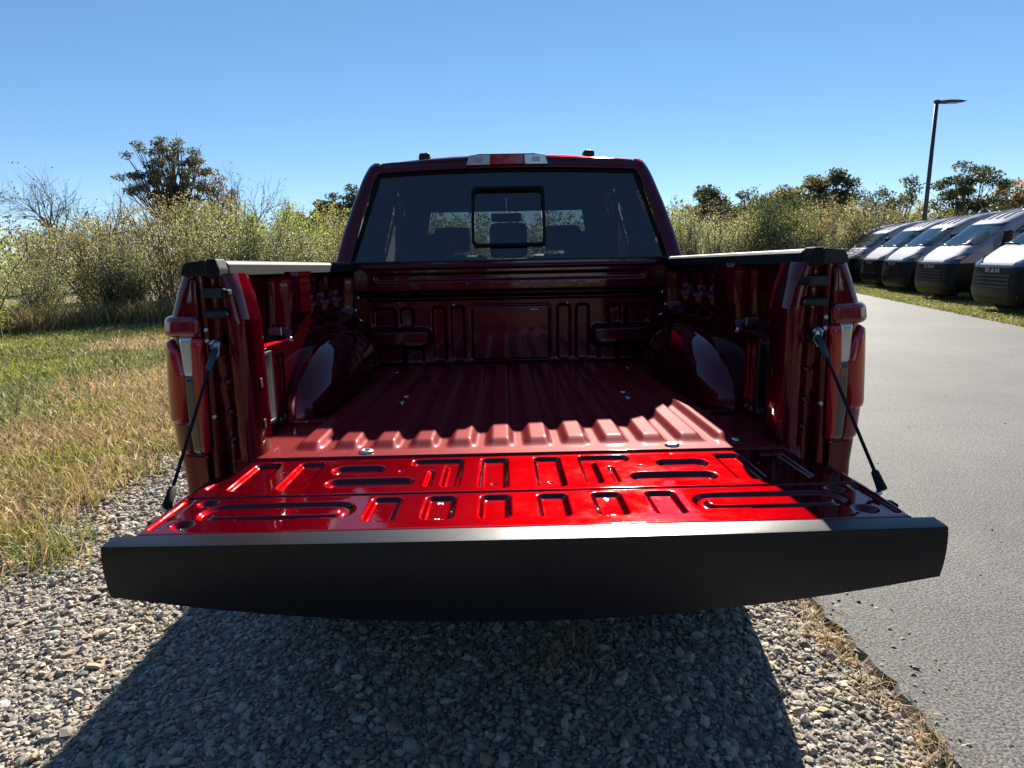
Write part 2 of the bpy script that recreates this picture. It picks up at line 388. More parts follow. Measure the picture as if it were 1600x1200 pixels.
def corner(t, z, off=0, extra=0):
    """point on the rear corner: t in 0..1 across the rear face, 1..2 round the corner, 2..3 along the side"""
    xo = out_x(z)+extra; xi = in_x(z); r = .042
    t = np.asarray(t, float)
    th = np.clip(t-1, 0, 1)*math.pi/2
    x = np.where(t <= 1, xi+(xo-r-xi)*np.clip(t, 0, 1), xo-r+r*np.sin(th))
    y = np.where(t <= 1, .012*np.clip(t, 0, 1)-.004, .008+r*(1-np.cos(th)))
    y = y+np.where(t > 2, (t-2)*.24, 0)
    nx = np.where(t <= 1, 0, np.sin(th)); ny = np.where(t <= 1, -1, -np.cos(th))
    return x+nx*off, y+ny*off
def lamp_patch(name, s, t0, t1, z0, z1, mat, parent, off=.0, extra=0, nz=44, ntt=36, solid=.012, bulge=0):
    zz = np.linspace(z0, z1, nz)
    f0 = t0 if callable(t0) else (lambda z: t0+0*z); f1 = t1 if callable(t1) else (lambda z: t1+0*z)
    u = np.linspace(0, 1, ntt)
    Zg = np.repeat(zz[None], ntt, 0); Tg = f0(zz)[None]*(1-u[:, None])+f1(zz)[None]*u[:, None]
    ed = np.minimum(1, np.minimum(u, 1-u)/.06)[:, None]*np.minimum(1, np.minimum(zz-z0, z1-zz)/.005)[None]
    x, y = corner(Tg, Zg, off-.004*(1-np.sqrt(np.clip(ed, 0, 1)))+bulge*np.sqrt(np.clip(ed, 0, 1)), extra)
    return grid(name, s*x, y, Zg, mat, parent, flip=(s > 0), solid=solid*(1 if s < 0 else 1))
def pillar_section(s):
    """end pillar: plan section swept up the opening"""
    zz = np.linspace(.84, 1.412, 48)
    def sec(z):
        k = float(np.interp(z, [.84, 1.10, 1.28, 1.36, 1.412], [0, .0, .0, .013, .030]))       # leans out towards the top
        w = .004*math.sin(z*60)+.003*math.sin(z*143)
        return [(in_x(z)+.004, .03), (in_x(z)-.001, .0), (.848, -.002), (.842, .004), (.838, .030), (.812+.2*w, .034),
                (.800+.6*w+k*.5, .012), (.786+k*.6, .002), (.765+k, -.001), (.750+k, .006), (.742+k, .022), (.738+k, .045), (.737+k, .095), (.741+k, .125), (.80, .135)]
    pts = np.array([[(s*x, y, z) for x, y in sec(z)] for z in zz])
    return pts
for s in (-1, 1):
    # inner wall
    yy = np.linspace(.125, 1.70, 250); zz = np.linspace(.885, 1.412, 90)
    Yg, Zg = np.meshgrid(yy, zz, indexing='ij')
    xb = .792-.012*sst((Zg-1.15)/.2)
    grid('bed_side', s*(xb+side_depth(Yg, Zg)), Yg, Zg, RED, T, flip=(s < 0))
    bp = box('storage_panel', *sorted((s*.812, s*.818)), .190, .300, .942, 1.158, DARK, T, bev=.002)
    for q in ((.186, .200, .935, 1.165), (.290, .304, .935, 1.165), (.200, .290, .935, .946), (.200, .290, 1.154, 1.165)):
        box('frame_bar', *sorted((s*.786, s*.811)), q[0], q[1], q[2], q[3], STEEL if s < 0 else BLACK, bp, bev=.002)
    # wheel housing: domed
    ph = np.linspace(0, math.pi, 80); q = np.linspace(0, math.pi/2, 40)
    PH, Q = np.meshgrid(ph, q, indexing='ij')
    pw = lambda v, e: np.sign(v)*np.abs(v)**e
    sc = pw(np.cos(Q), .55)
    yw = 1.0+.58*pw(np.cos(PH), .95)*(sc*.70+.30*np.cos(Q)); zw = ZF-.01+.275*pw(np.sin(PH), .85)*(sc*.85+.15*np.cos(Q))
    xw = .80-.172*pw(np.sin(Q), .72)
    grid('wheel_housing', s*xw, yw, zw, RED, T, flip=(s < 0))
    box('housing_flange', *sorted((s*.66, s*.79)), .40, .435, ZF-.004, ZF+.012, RED, T, bev=.005)
    # tie-down loops and rivets in the box
    for (ty, tz) in ((.47, 1.18), (1.48, 1.21), (1.55, 1.27)):
        bolt(s*.778, ty, tz, .009, 'side_bolt', axis=(-s, 0, 0))
    tube('tie_down_hook', [(s*.775, 1.50, 1.17), (s*.755, 1.49, 1.16), (s*.752, 1.52, 1.15), (s*.775, 1.53, 1.15)], .006, STEEL, T)
    box('ledge_clip', *sorted((s*.80, s*.845)), .452, .476, 1.196, 1.225, STEEL, T, bev=.003)
    # end pillar
    pts = pillar_section(s); nz, ns = pts.shape[:2]
    grid('end_pillar', pts[..., 0], pts[..., 1], pts[..., 2], RED, T, flip=(s < 0))
    # striker blocks, hook, bolts on the pillar
    lb = box('latch_striker', *sorted((s*.775, s*.838)), -.030, .02, 1.348, 1.374, BLACK, T, bev=.006)
    box('striker_pad', *sorted((s*.764, s*.785)), -.034, -.005, 1.352, 1.370, SEAL, lb, bev=.005)
    st = lathe('stop_bumper', [(0, .058), (.009, .058), (.012, .05), (.012, 0)], (s*.838, -.012, 1.304), (-s, 0, 0), BLACK, T, n=16)
    bolt(s*.786, -.012, 1.304, .007, 'stud', parent=st, axis=(-s, 0, 0))
    ck = tube('cable_anchor', [(s*.822, -.010, 1.235), (s*.832, -.014, 1.225), (s*.832, -.014, 1.195), (s*.822, -.012, 1.185), (s*.812, -.014, 1.195), (s*.812, -.014, 1.225), (s*.822, -.010, 1.235)], .0055, STEEL, T)
    box('anchor_plate', *sorted((s*.813, s*.831)), -.012, .02, 1.188, 1.232, STEEL, ck, bev=.003)
    for bxx, bzz in ((.846, 1.262), (.846, 1.232), (.848, 1.02), (.743, 1.26), (.738, 1.10), (.738, .98)):
        if bxx > .8: bolt(s*bxx, -.001, bzz, .006, 'pillar_bolt', axis=(0, -1, 0))
        else:
            box('pillar_slot', *sorted((s*(bxx-.003), s*(bxx+.004))), .06, .075, bzz-.014, bzz+.014, DARK, T, bev=.002)
    for bzz in (1.115, 1.03, .95):
        lathe('pillar_boss', [(0, .012), (.006, .011), (.010, .006), (.012, 0)], (s*.806, .012, bzz), (0, -1, 0), RED, T, n=14)
    # rail cap
    sec = [(.902, 1.404), (.906, 1.425), (.896, 1.440), (.874, 1.447), (.82, 1.448), (.797, 1.445), (.789, 1.436), (.787, 1.405), (.80, 1.402)]
    rc = extrude('rail_cap', [(s*x, z) for x, z in sec], 'y', .046, 1.71, RAILM, T, bev=.002)
    extrude('rail_end', [(s*(x*1.0-.0), z+.0005) for x, z in [(.899, 1.407), (.894, 1.428), (.882, 1.442), (.83, 1.4475), (.828, 1.404)]], 'y', -.004, .0455, CAPM, T, bev=.003)
    extrude('seal_cap', [(s*x, z) for x, z in [(.826, 1.400), (.822, 1.4505), (.797, 1.4505), (.789, 1.425), (.790, 1.400)]], 'y', -.016, .044, SEAL, T, bev=.004)
    # outer skin of the box with wheel arch
    ysk = np.linspace(.22, 1.70, 120); k = np.linspace(0, 1, 40)
    low = np.where(np.abs(ysk-1.0) < .50, .42+np.sqrt(np.clip(.50**2-(ysk-1.0)**2, 0, None))*.95, .46)
    low = np.clip(low, .46, .95)
    Zs = low[:, None]+(1.403-low[:, None])*k[None]; Ys = np.repeat(ysk[:, None], 40, 1)
    grid('bedside_panel', s*(out_x(Zs)+.028*np.exp(-((np.hypot(Ys-1.0, Zs-.42)-.52)/.06)**2)), Ys, Zs, RED, T, flip=(s > 0), solid=.006)
    # corner above and below the lamp
    lamp_patch('corner_panel', s, 0.0, 3.0, 1.292, 1.408, RED, T, solid=.01)
    lamp_patch('lower_corner', s, 0.0, 3.0, .70, .912, RED, T, solid=.01)
    # ---- tail lamp
    L = box('tail_lamp', *sorted((s*.872, s*.905)), .030, .14, .918, 1.286, DARK, T, bev=.01)
    lamp_patch('lamp_bezel', s, 0, 2.9, .915, 1.289, LENSD, L, off=-.004, solid=.008)
    lamp_patch('brake_band', s, -.02, 2.9, 1.252, 1.290, LENSM, L, off=.012, extra=.002, solid=.01, bulge=.003)
    tb = lambda z: np.interp(z, [.92, 1.0, 1.08, 1.14, 1.20, 1.235], [.86, .80, .72, .72, 1.0, 1.45])
    lamp_patch('brake_lens', s, lambda z: tb(z)+.25, 2.85, 1.008, 1.226, LENSR, L, off=.005, extra=.001, bulge=.005)
    lamp_patch('lower_lens', s, lambda z: np.interp(z, [.92, 1.0], [1.0, .98]), 2.85, .920, 1.004, LENSM, L, off=.002, bulge=.002)
    lamp_patch('reverse_lens', s, lambda z: np.interp(z, [1.14, 1.236], [.44, .40]), lambda z: np.interp(z, [1.13, 1.19, 1.236], [.78, .9, 1.0]), 1.140, 1.238, LENSC, L, off=.004, bulge=.002)
    lamp_patch('light_bar', s, lambda z: np.interp(z, [.92, 1.13], [.22, .36]), lambda z: np.interp(z, [.92, 1.13], [.60, .76]), .922, 1.134, LENSD, L, off=.005, bulge=.003)
    lamp_patch('inner_lens', s, 0.0, lambda z: np.interp(z, [.92, 1.13, 1.24], [.17, .31, .31]), .922, 1.238, LENSR, L, off=.003, bulge=.003)
    for hz in np.linspace(1.152, 1.222, 7):
        lamp_patch('lens_rib', s, .46, lambda z: np.interp(z, [1.14, 1.236], [.76, .94]), hz, hz+.004, LENSC, L, off=.0085, nz=4, ntt=10, solid=.002)
    for hz in (1.205, 1.175):
        lamp_patch('chrome_insert', s, .05, .28, hz, hz+.018, LENSC, L, off=.009, nz=6, ntt=6, solid=.003)

# ---- tailgate, lying open
TG = mesh('tailgate', [], [], RED, T)
bpy.data.objects.remove(TG)
u = np.linspace(-1, 1, 520); yv = np.linspace(.014, -.514, 190)
U, Y = np.meshgrid(u, yv, indexing='ij')
hw = np.interp(-Y, [-.02, .03, .10, .20, .30, .39, .52], [.765, .772, .800, .822, .826, .822, .816])
X = U*hw; A = np.abs(X)
D = np.zeros_like(X); w = .015
def slot(cx, y0, y1, h=.029, d=.013, r=.012): return d*stamp(sdb(A, Y, cx, (y0+y1)/2, h, (y1-y0)/2, r), w)
for cx in (.695, .573): D += slot(cx, -.243, -.034, .031)
D += slot(.072, -.264, -.028, .032)
Lm = np.maximum(stamp(sdb(A, Y, .228, -.050, .065, .024, .012), w), stamp(sdb(A, Y, .180, -.14, .018, .108, .012), w))
D += .013*Lm
D += .006*stamp(sdb(A, Y, .236, -.185, .006, .06, .006), .008)
D += .016*stamp(sdb(A, Y, .434, -.103, .064, .031, .030), .018)
D += .016*stamp(sdb(A, Y, .384, -.208, .104, .029, .028), .018)
D += .012*stamp(np.abs(Y+.294)-.004, .008)*(A < .80)
for cx in (.066, .192, .318): D += slot(cx, -.452, -.320, .030, .012)
ring = sdb(A, Y, .552, -.392, .172, .056, .055)
rm = stamp(np.abs(ring+.016)-.012, .014)*np.clip((Y+.432)/.006+(sdb(A, Y, .56, -.44, .065, .03, .01) < 0), 0, 1)
D += .011*np.clip(rm, 0, 1)
for hy in (-.330, -.456): D += .018*stamp(np.hypot(A-.732, Y-hy)-.018, .018)
D += .009*stamp(sdb(A, Y, .786, -.39, .010, .088, .009), .014)
D += .010*stamp(sdb(A, Y, .775, -.14, .012, .09, .01), .014)
for px_, py_ in ((.192, -.34), (.192, -.44), (.072, -.21), (.318, -.12), (.63, -.12)): D += .004*stamp(np.hypot(A-px_, Y-py_)-.005, .006)
D += .03*sst((np.abs(U)-.975)/.025)**2
D += .022*sst((Y-.002)/.014)+.006*sst((-.500-Y)/.014)
TG = grid('tailgate', X, Y, .888-.8*D, RED, T, flip=True)
for sx in (-1, 1):
    for px_, py_ in ((.192, -.436), (.192, -.342), (.732, -.330), (.732, -.456)):
        bolt(sx*px_, py_, .888-.0165 if px_ > .5 else .8735, .006, 'panel_bolt', parent=TG)
# underside skin and side skins
yb = np.linspace(.0, -.512, 12)
Xs, Yb = np.meshgrid(np.linspace(-.805, .805, 30), yb, indexing='ij')
grid('outer_skin', Xs, Yb, .795-.075*(1-(Xs/.83)**2)*np.interp(-Yb, [0, .5], [.3, .75]), RED, TG)
for sx in (-1, 1):
    hwv = np.interp(-yb, [-.02, .03, .10, .20, .30, .39, .52], [.765, .772, .800, .822, .826, .822, .816])-.003
    Yd, Zd = np.meshgrid(yb, np.linspace(.790, .862, 4), indexing='ij')
    grid('end_skin', sx*np.repeat(hwv[:, None], 4, 1), Yd, Zd, RED, TG, flip=(sx < 0))
    box('hinge', *sorted((sx*.745, sx*.79)), -.01, .03, .80, .868, BLACK, TG, bev=.005)
    box('edge_notch', *sorted((sx*.806, sx*.824)), -.425, -.395, .862, .884, SEAL, TG, bev=.004)
    box('hinge_cover', *sorted((sx*.785, sx*.812)), -.205, -.145, .858, .886, SEAL, TG, bev=.006)
# black top trim: what faces the viewer while the gate is open
xs = np.linspace(-1, 1, 121); prof_n = 26
def cap_pt(xn):
    hwid = .838; x = xn*hwid; a = abs(xn)
    zb = .702+.070*a**2 ; bow = .010*(1-a**2)
    top = .8885; ye = -.560-bow
    sec = [(-.5135, .868), (-.5135, .888), (-.517, .8915), (-.550-bow, .8900), (ye-.0005, .8885), (ye-.002, .8870), (ye-.003, .87)]
    m_ = 9
    for i in range(1, m_+1):
        t = i/m_; sec.append((ye-.003+.014*t**2, .87+(zb+.012-.87)*t))
    sec += [(ye+.013, zb+.003), (ye+.020, zb), (-.512, zb+.006), (-.512, .80)]
    return [(x+ (0.004*(.8885-zq)/.1*np.sign(xn) if a > .99 else 0), yq, zq) for yq, zq in sec]
pts = np.array([cap_pt(v) for v in xs])
capo = grid('top_trim', pts[..., 0], pts[..., 1], pts[..., 2], CAPM, TG, flip=False)
es_ = capo.modifiers.new('split', 'EDGE_SPLIT'); es_.split_angle = math.radians(25)
for e in (0, -1):
    q = [tuple(v) for v in pts[e]]; mesh('trim_end', q, [tuple(range(len(q)))], CAPM, capo, smooth=False)
box('trim_seam', -.80, .80, -.5137, -.5105, .874, .8893, SEAL, TG, bev=.0008)
for sx in (-1, 1):
    p0 = Vector((sx*.822, -.020, 1.205)); p1 = Vector((sx*(.815 if sx < 0 else .828), -.352, .892))
    cb = tube('gate_cable', [p0.lerp(p1, t) for t in np.linspace(0, 1, 8)], .0042, SEAL, T, n=8)
    d = (p1-p0).normalized()
    tube('cable_sleeve', [p0-d*.01, p0, p0+d*.055, p0+d*.07], [.005, .010, .009, .005], P('cable_sleeve_blue', (.03, .045, .07), .4) if sx < 0 else bpy.data.materials['cable_sleeve_blue'], cb)
    tube('cable_ferrule', [p1-d*.05, p1-d*.045, p1-d*.01, p1], [.005, .009, .011, .012], SEAL, cb)
    lathe('cable_pin', [(0, .016), (.006, .016), (.007, 0)], (sx*.812, -.352, .878), (sx, 0, .6), STEEL, cb, n=14)

# ---- bumper, hitch, chassis, wheels
bmp = extrude('rear_bumper', [(-.11, .56), (-.14, .62), (-.13, .70), (-.04, .715), (.06, .70), (.06, .56), (-.02, .53)], 'x', -.93, .93, RED, T, bev=.02)
box('step_pad', -.62, .62, -.12, -.03, .713, .722, BLACK, bmp, bev=.003)
box('hitch_receiver', -.045, .045, -.11, .25, .46, .53, BLACK, T, bev=.006)
for s in (-1, 1): box('frame_rail', s*.48-.05, s*.48+.05, .05, 5.0, .52, .66, BLACK, T, bev=.01)
box('axle', -.80, .80, .94, 1.06, .34, .45, BLACK, T, bev=.03)
box('sun_leak_block', -.93, -.60, .10, .46, .46, .86, DARK, T, bev=.02)  # solid boxes added on both sides to block sun leaking under the truck
box('sun_leak_block', .60, .93, .10, .46, .46, .86, DARK, T, bev=.02)
box('fuel_tank', -.60, .60, 1.35, 2.6, .40, .78, BLACK, T, bev=.04)
box('spare_carrier', -.33, .33, .28, .62, .44, .56, TYRE, T, bev=.05)
def wheel(name, x, y, z, r, wd, parent, s):
    ty = lathe(name, [(r*.62, -wd*.5), (r*.9, -wd*.5), (r*.985, -wd*.42), (r, -wd*.25), (r, wd*.25), (r*.985, wd*.42), (r*.9, wd*.5), (r*.62, wd*.5)], (x, y, z), (s, 0, 0), TYRE, parent, n=36)
    lathe('rim', [(r*.64, -wd*.45), (r*.62, wd*.42), (r*.58, wd*.40), (r*.52, wd*.30), (r*.2, wd*.36), (0, wd*.36)], (x, y, z), (s, 0, 0), RIM, ty, n=30)
    return ty
for s in (-1, 1):
    for wy in (1.0, 4.53):
        wheel('wheel', s*.845, wy, .40-.05-wy*math.sin(TILT)-.003, .40, .27, T, s)
    # wheel liner
    t_ = np.linspace(0, math.pi, 24); Tt, Xx = np.meshgrid(t_, np.linspace(.66, .95, 4), indexing='ij')
    grid('wheel_liner', s*Xx, 1.0+.50*np.cos(Tt), .42+.48*np.sin(Tt)*.98, DARK, T)

# ---- cab
def cab_w(z):   # half width of cab shell at height z
    return np.interp(z, [.45, .8, 1.1, 1.35, 1.45, 1.60, 1.75, 1.88, 1.93, 1.965, 1.99], [.93, .985, .99, .965, .930, .895, .850, .805, .785, .765, .735])
def back_y(z): return np.interp(z, [.45, 1.44, 1.95, 1.99], [1.765, 1.79, 2.005, 2.035])
# roof: grid across x and along y
rx = np.linspace(-1, 1, 61); ry = np.concatenate([np.linspace(2.018, 2.12, 10), np.linspace(2.15, 3.25, 20), np.linspace(3.28, 3.42, 6)])
RX, RY = np.meshgrid(rx, ry, indexing='ij')
RW = np.interp(RY, [2.0, 2.1, 3.2, 3.42], [.752, .765, .755, .72])
edge = np.abs(RX)
RZ = 1.990+.046*(1-edge**2.2)*1.0+.018*np.interp(RY, [2.02, 2.35, 2.9, 3.42], [.0, 1, 1, -.6])-.012*sst((2.06-RY)/.04)-.03*sst((edge-.93)/.07)
grid('roof', RX*RW, RY, RZ, RED, T, flip=False, solid=.02)
# header above the rear window, between glass and roof
hx = np.linspace(-1, 1, 61); hv = np.linspace(0, 1, 10)
HX, HV = np.meshgrid(hx, hv, indexing='ij')
zt = 1.990+.046*(1-np.abs(HX)**2.2)-.014-.03*sst((np.abs(HX)-.93)/.07); zb_ = 1.928+.022*(1-np.abs(HX)**2)
HZ = zb_+(zt-zb_)*HV; HXX = HX*(.735+.017*HV)
grid('rear_header', HXX, back_y(HZ)-.004+.012*HV, HZ, RED, T, flip=True, solid=.02)
# C pillars: from window edge round to the side
def win_hw(z): return np.interp(z, [1.43, 1.70, 1.90, 1.95], [.862, .800, .738, .712])
for s in (-1, 1):
    zz = np.linspace(1.36, 1.985, 30); tt = np.linspace(0, 1, 22)
    TT, ZZ = np.meshgrid(tt, zz, indexing='ij')
    xi = win_hw(ZZ); xo = cab_w(ZZ); r = np.minimum(.035, (xo-xi)*.55)
    a = np.clip((TT-.35)/.4, 0, 1)*math.pi/2
    Xp = np.where(TT < .35, xi+(xo-r-xi)*TT/.35, xo-r+r*np.sin(a))
    Yp = back_y(ZZ)+np.where(TT < .35, 0, r*(1-np.cos(a)))+np.where(TT > .75, (TT-.75)/.25*.30, 0)
    grid('rear_pillar', s*Xp, Yp, ZZ, RED, T, flip=(s > 0), solid=.02)
    # cab side below the windows, front fender included
    ysd = np.linspace(1.762, 5.25, 140); k = np.linspace(0, 1, 30)
    low = np.where(np.abs(ysd-4.53) < .48, .42+np.sqrt(np.clip(.48**2-(ysd-4.53)**2, 0, None)), .45); low = np.clip(low, .45, .92)
    top = np.interp(ysd, [1.76, 3.95, 4.2, 5.0, 5.25], [1.452, 1.40, 1.33, 1.24, 1.12])
    Zs = low[:, None]+(top[:, None]-low[:, None])*k[None]; Ys = np.repeat(ysd[:, None], 30, 1)
    taper = np.interp(Ys, [1.8, 4.3, 5.25], [0, 0, .12])
    grid('cab_side', s*(cab_w(Zs)-taper), Ys, Zs, RED, T, flip=(s > 0), solid=.02)
    # roof rail with door frame, B pillar, A pillar
    tube('roof_rail', [(s*.752, 2.06, 1.972), (s*.768, 2.3, 1.985), (s*.768, 2.9, 1.985), (s*.745, 3.30, 1.955), (s*.80, 3.75, 1.68), (s*.885, 4.12, 1.40)], [.03, .033, .033, .034, .04, .045], RED, T)
    extrude('door_pillar', [(3.00, 1.43), (3.08, 1.43), (3.03, 1.965), (2.96, 1.965)], 'x', *sorted((s*.78, s*.80)), BLACK, T)
    for (a0, a1, b0, b1) in ((2.10, 3.0, 2.06, 2.96), (3.08, 3.98, 3.03, 3.32)):
        V = [(s*.925, a0, 1.44), (s*.925, a1, 1.42), (s*.768, b1, 1.96), (s*.768, b0, 1.96)]
        mesh('side_window', V, [(0, 1, 2, 3)], SIDEGLASS, T, smooth=False)
    # door mirror
    dm = extrude('door_mirror', [(s*.99, 1.44), (s*1.22, 1.43), (s*1.23, 1.62), (s*1.05, 1.64)], 'y', 3.78, 3.86, BLACK, T, bev=.02)
    box('mirror_arm', *sorted((s*.93, s*1.05)), 3.80, 3.85, 1.44, 1.47, BLACK, dm, bev=.01)
    # roof brackets
    rb = extrude('roof_bracket', [(s*.44, 2.018), (s*.445, 2.062), (s*.455, 2.068), (s*.497, 2.066), (s*.506, 2.058), (s*.510, 2.012)], 'y', 2.12, 2.20, BLACK, T, bev=.004)
# cab back below the window
box('cab_back', -.968, .968, 1.766, 1.786, .46, 1.36, RED, T, bev=.004)
box('cab_back_upper', -.90, .90, 1.762, 1.787, 1.36, 1.432, RED, T, bev=.004)
# rear window: black edge, main panes and sliding pane
def wpt(x, z): return (x, back_y(z)-.002+.006*(1-(x/.85)**2)*0, z)
def wquad(name, pts, mat, parent, dy=0.0):
    return mesh(name, [(x, float(back_y(z))+dy, z) for x, z in pts], [tuple(range(len(pts)))], mat, parent, smooth=False)
RWn = wquad('rear_window', [(-.858, 1.440), (-.200, 1.440), (-.200, 1.945), (-.55, 1.934), (-.716, 1.926)], REARGLASS, T, .004)
wquad('fixed_pane', [(.200, 1.440), (.858, 1.440), (.716, 1.926), (.55, 1.934), (.200, 1.945)], REARGLASS, RWn, .004)
wquad('sliding_pane', [(-.185, 1.535), (.185, 1.535), (.185, 1.838), (-.185, 1.838)], REARGLASS, RWn, .012)
wquad('lower_pane', [(-.1995, 1.440), (.1995, 1.440), (.1995, 1.528), (-.1995, 1.528)], REARGLASS, RWn, .004)
wquad('upper_pane', [(-.1995, 1.845), (.1995, 1.845), (.1995, 1.945), (-.1995, 1.945)], REARGLASS, RWn, .004)
fr_pts = []
def rr(hx_, z0, z1, r, n=6):
    o = []
    for cx, cz, a0 in ((hx_-r, z1-r, 0), (-hx_+r, z1-r, 90), (-hx_+r, z0+r, 180), (hx_-r, z0+r, 270)):
        for i in range(n): 
            a = math.radians(a0+90*i/(n-1)); o.append((cx+r*math.cos(a), cz+r*math.sin(a)))
    return o
o1 = rr(.203, 1.522, 1.850, .03); o2 = rr(.186, 1.536, 1.836, .022)
V = [(x, float(back_y(z))-.006, z) for x, z in o1]+[(x, float(back_y(z))-.006, z) for x, z in o2]; n = len(o1)
fr = mesh('slider_frame', V, [(i, (i+1) % n, n+(i+1) % n, n+i) for i in range(n)], SEAL, RWn, smooth=False)
m_ = fr.modifiers.new('solid', 'SOLIDIFY'); m_.thickness = .02; m_.offset = 0
o1 = [(-.870, 1.428), (.870, 1.428), (.728, 1.936), (.4, 1.950), (0, 1.957), (-.4, 1.950), (-.728, 1.936)]
o2 = [(-.842, 1.446), (.842, 1.446), (.706, 1.918), (.4, 1.932), (0, 1.939), (-.4, 1.932), (-.706, 1.918)]
n = len(o1); V = [(x, float(back_y(z))-.001, z) for x, z in o1+o2]
mesh('window_seal', V, [(i, (i+1) % n, n+(i+1) % n, n+i) for i in range(n)], SEAL, RWn, smooth=False)
# centre high brake lamp
bl = extrude('high_brake_lamp', [(-.232, 1.968), (.232, 1.968), (.222, 2.000), (.212, 2.026), (.15, 2.034), (-.15, 2.034), (-.212, 2.026), (-.222, 2.000)], 'y', 1.985, 2.06, DARK, T, bev=.004)
extrude('red_lens', [(-.095, 1.974), (.095, 1.974), (.09, 2.028), (-.09, 2.028)], 'y', 1.972, 1.984, LENSR, bl, bev=.003)
for s in (-1, 1):
    cl = extrude('clear_lens', [(s*.098, 1.973), (s*.228, 1.972), (s*.208, 2.024), (s*.094, 2.028)], 'y', 1.973, 1.984, LENSC, bl, bev=.003)
    box('bulb', s*.16-.022, s*.16+.022, 1.9695, 1.974, 1.988, 2.012, AMBER, cl, bev=.002)
# windshield, cowl, hood, dash, seats, mirror
ws = [(-.86, 4.12, 1.40), (.86, 4.12, 1.40), (.70, 3.36, 1.955), (-.70, 3.36, 1.955)]
mesh('windshield', ws, [(0, 1, 2, 3)], WSGLASS, T, smooth=False)
HXg, HYg = np.meshgrid(np.linspace(-1, 1, 30), np.linspace(4.0, 5.3, 24), indexing='ij')
grid('hood', HXg*np.interp(HYg, [4, 4.6, 5.3], [.93, .90, .80]), HYg, np.interp(HYg, [4.0, 4.3, 5.0, 5.25, 5.3], [1.37, 1.345, 1.27, 1.17, 1.05])-.05*HXg**4, RED, T, solid=.02)
box('front_end', -.86, .86, 5.20, 5.36, .50, 1.12, BLACK, T, bev=.04)
box('cab_floor', -.90, .90, 1.80, 4.2, .50, .56, BLACK, T)
box('dashboard', -.84, .84, 3.72, 4.10, .90, 1.385, SEATM, T, bev=.05)
box('headliner', -.72, .72, 2.06, 3.36, 1.93, 1.95, P('headliner_cloth', (.25, .24, .23), .9), T, bev=.005)
rs = box('rear_bench', -.70, .70, 2.02, 2.18, .80, 1.45, SEATM, T, bev=.05)
for hx_, hz in ((-.44, 1.60), (0, 1.655), (.44, 1.60)):
    box('headrest', hx_-.11, hx_+.11, 2.06, 2.16, 1.462, hz+.01, SEATM, rs, bev=.035)
for s in (-1, 1):
    fs = box('front_seat', s*.40-.26, s*.40+.26, 2.95, 3.10, .75, 1.50, SEATM, T, bev=.06)
    box('headrest', s*.40-.13, s*.40+.13, 2.98, 3.08, 1.52, 1.70, SEATM, fs, bev=.04)
for s in (-1, 1):
    box('sun_visor', *sorted((s*.002, s*.62)), 3.36, 3.40, 1.835, 1.955, SEATM, T, bev=.01)
    extrude('pillar_trim', [(s*.56, 1.955), (s*.74, 1.955), (s*.90, 1.40), (s*.66, 1.40)], 'y', 3.32, 3.35, SEATM, T)
box('cabin_mirror', -.12, .12, 3.44, 3.47, 1.76, 1.83, BLACK, T, bev=.012)
tube('antenna', [(-.90, 4.32, 1.30), (-.905, 4.32, 1.55), (-.915, 4.30, 1.74)], [.006, .004, .003], SEAL, T)

# ================================================================ parked vans (local: nose at origin, front faces -y, length along +y)
VANP = P('van_grey_paint', (.24, .245, .28), .55, metal=.1, coat=.6, coat_r=.03, spec=0)
VANB = P('van_black_plastic', (.004, .0045, .006), .32, spec=.16)
VANS = P('van_chrome_letters', (.42, .43, .46), .3, metal=.6)
VANG = glass('van_glass', (.72, .84, .79))
VHEAD = P('van_headlamp', (.03, .035, .05), .08, coat=1, metal=.2)
PAPER = P('white_paper', (.75, .78, .74), .7)
vz = np.array([.22, .35, .55, .8, 1.0, 1.06, 1.11, 1.25, 1.44, 1.50, 2.06, 2.14, 2.30, 2.42, 2.49])
vs_ = np.array([.10, .03, .0, .012, .03, .05, .09, .24, .46, .58, 1.28, 1.42, 1.74, 2.10, 2.65])
def v_w(z): return np.interp(z, [.22, .5, 1.3, 1.45, 2.0, 2.3, 2.49], [.96, 1.02, 1.02, .985, .90, .85, .80])
def v_front(u, z): 
    return np.interp(z, vz, vs_)+.05*np.abs(u)**2+.16*np.abs(u)**8*np.interp(z, [.2, 1.1, 1.4, 2.5], [1, 1, 1.6, 1.2])
def v_patch(name, u0, u1, z0, z1, mat, parent, off=.008, nu=24, nz=16, ztop=None):
    u = np.linspace(u0, u1, nu); k = np.linspace(0, 1, nz); U, K = np.meshgrid(u, k, indexing='ij')
    zt = z1+(ztop(U) if ztop else 0); Z = z0+(zt-z0)*K
    Y = v_front(U, Z)-off; 
    return grid(name, U*(v_w(Z)+off*.7), Y-off*.3, Z+off*.3, mat, parent, flip=False)
def v_side(name, s, y0, y1, z0, z1, mat, parent, off=.006, ny=10, nz=8):
    k = np.linspace(0, 1, ny); z = np.linspace(z0, z1, nz); K, Z = np.meshgrid(k, z, indexing='ij')
    f0 = y0(Z) if callable(y0) else y0+0*Z
    Y = f0+(y1-f0)*K
    return grid(name, s*(v_w(Z)+off), Y, Z, mat, parent, flip=(s > 0))
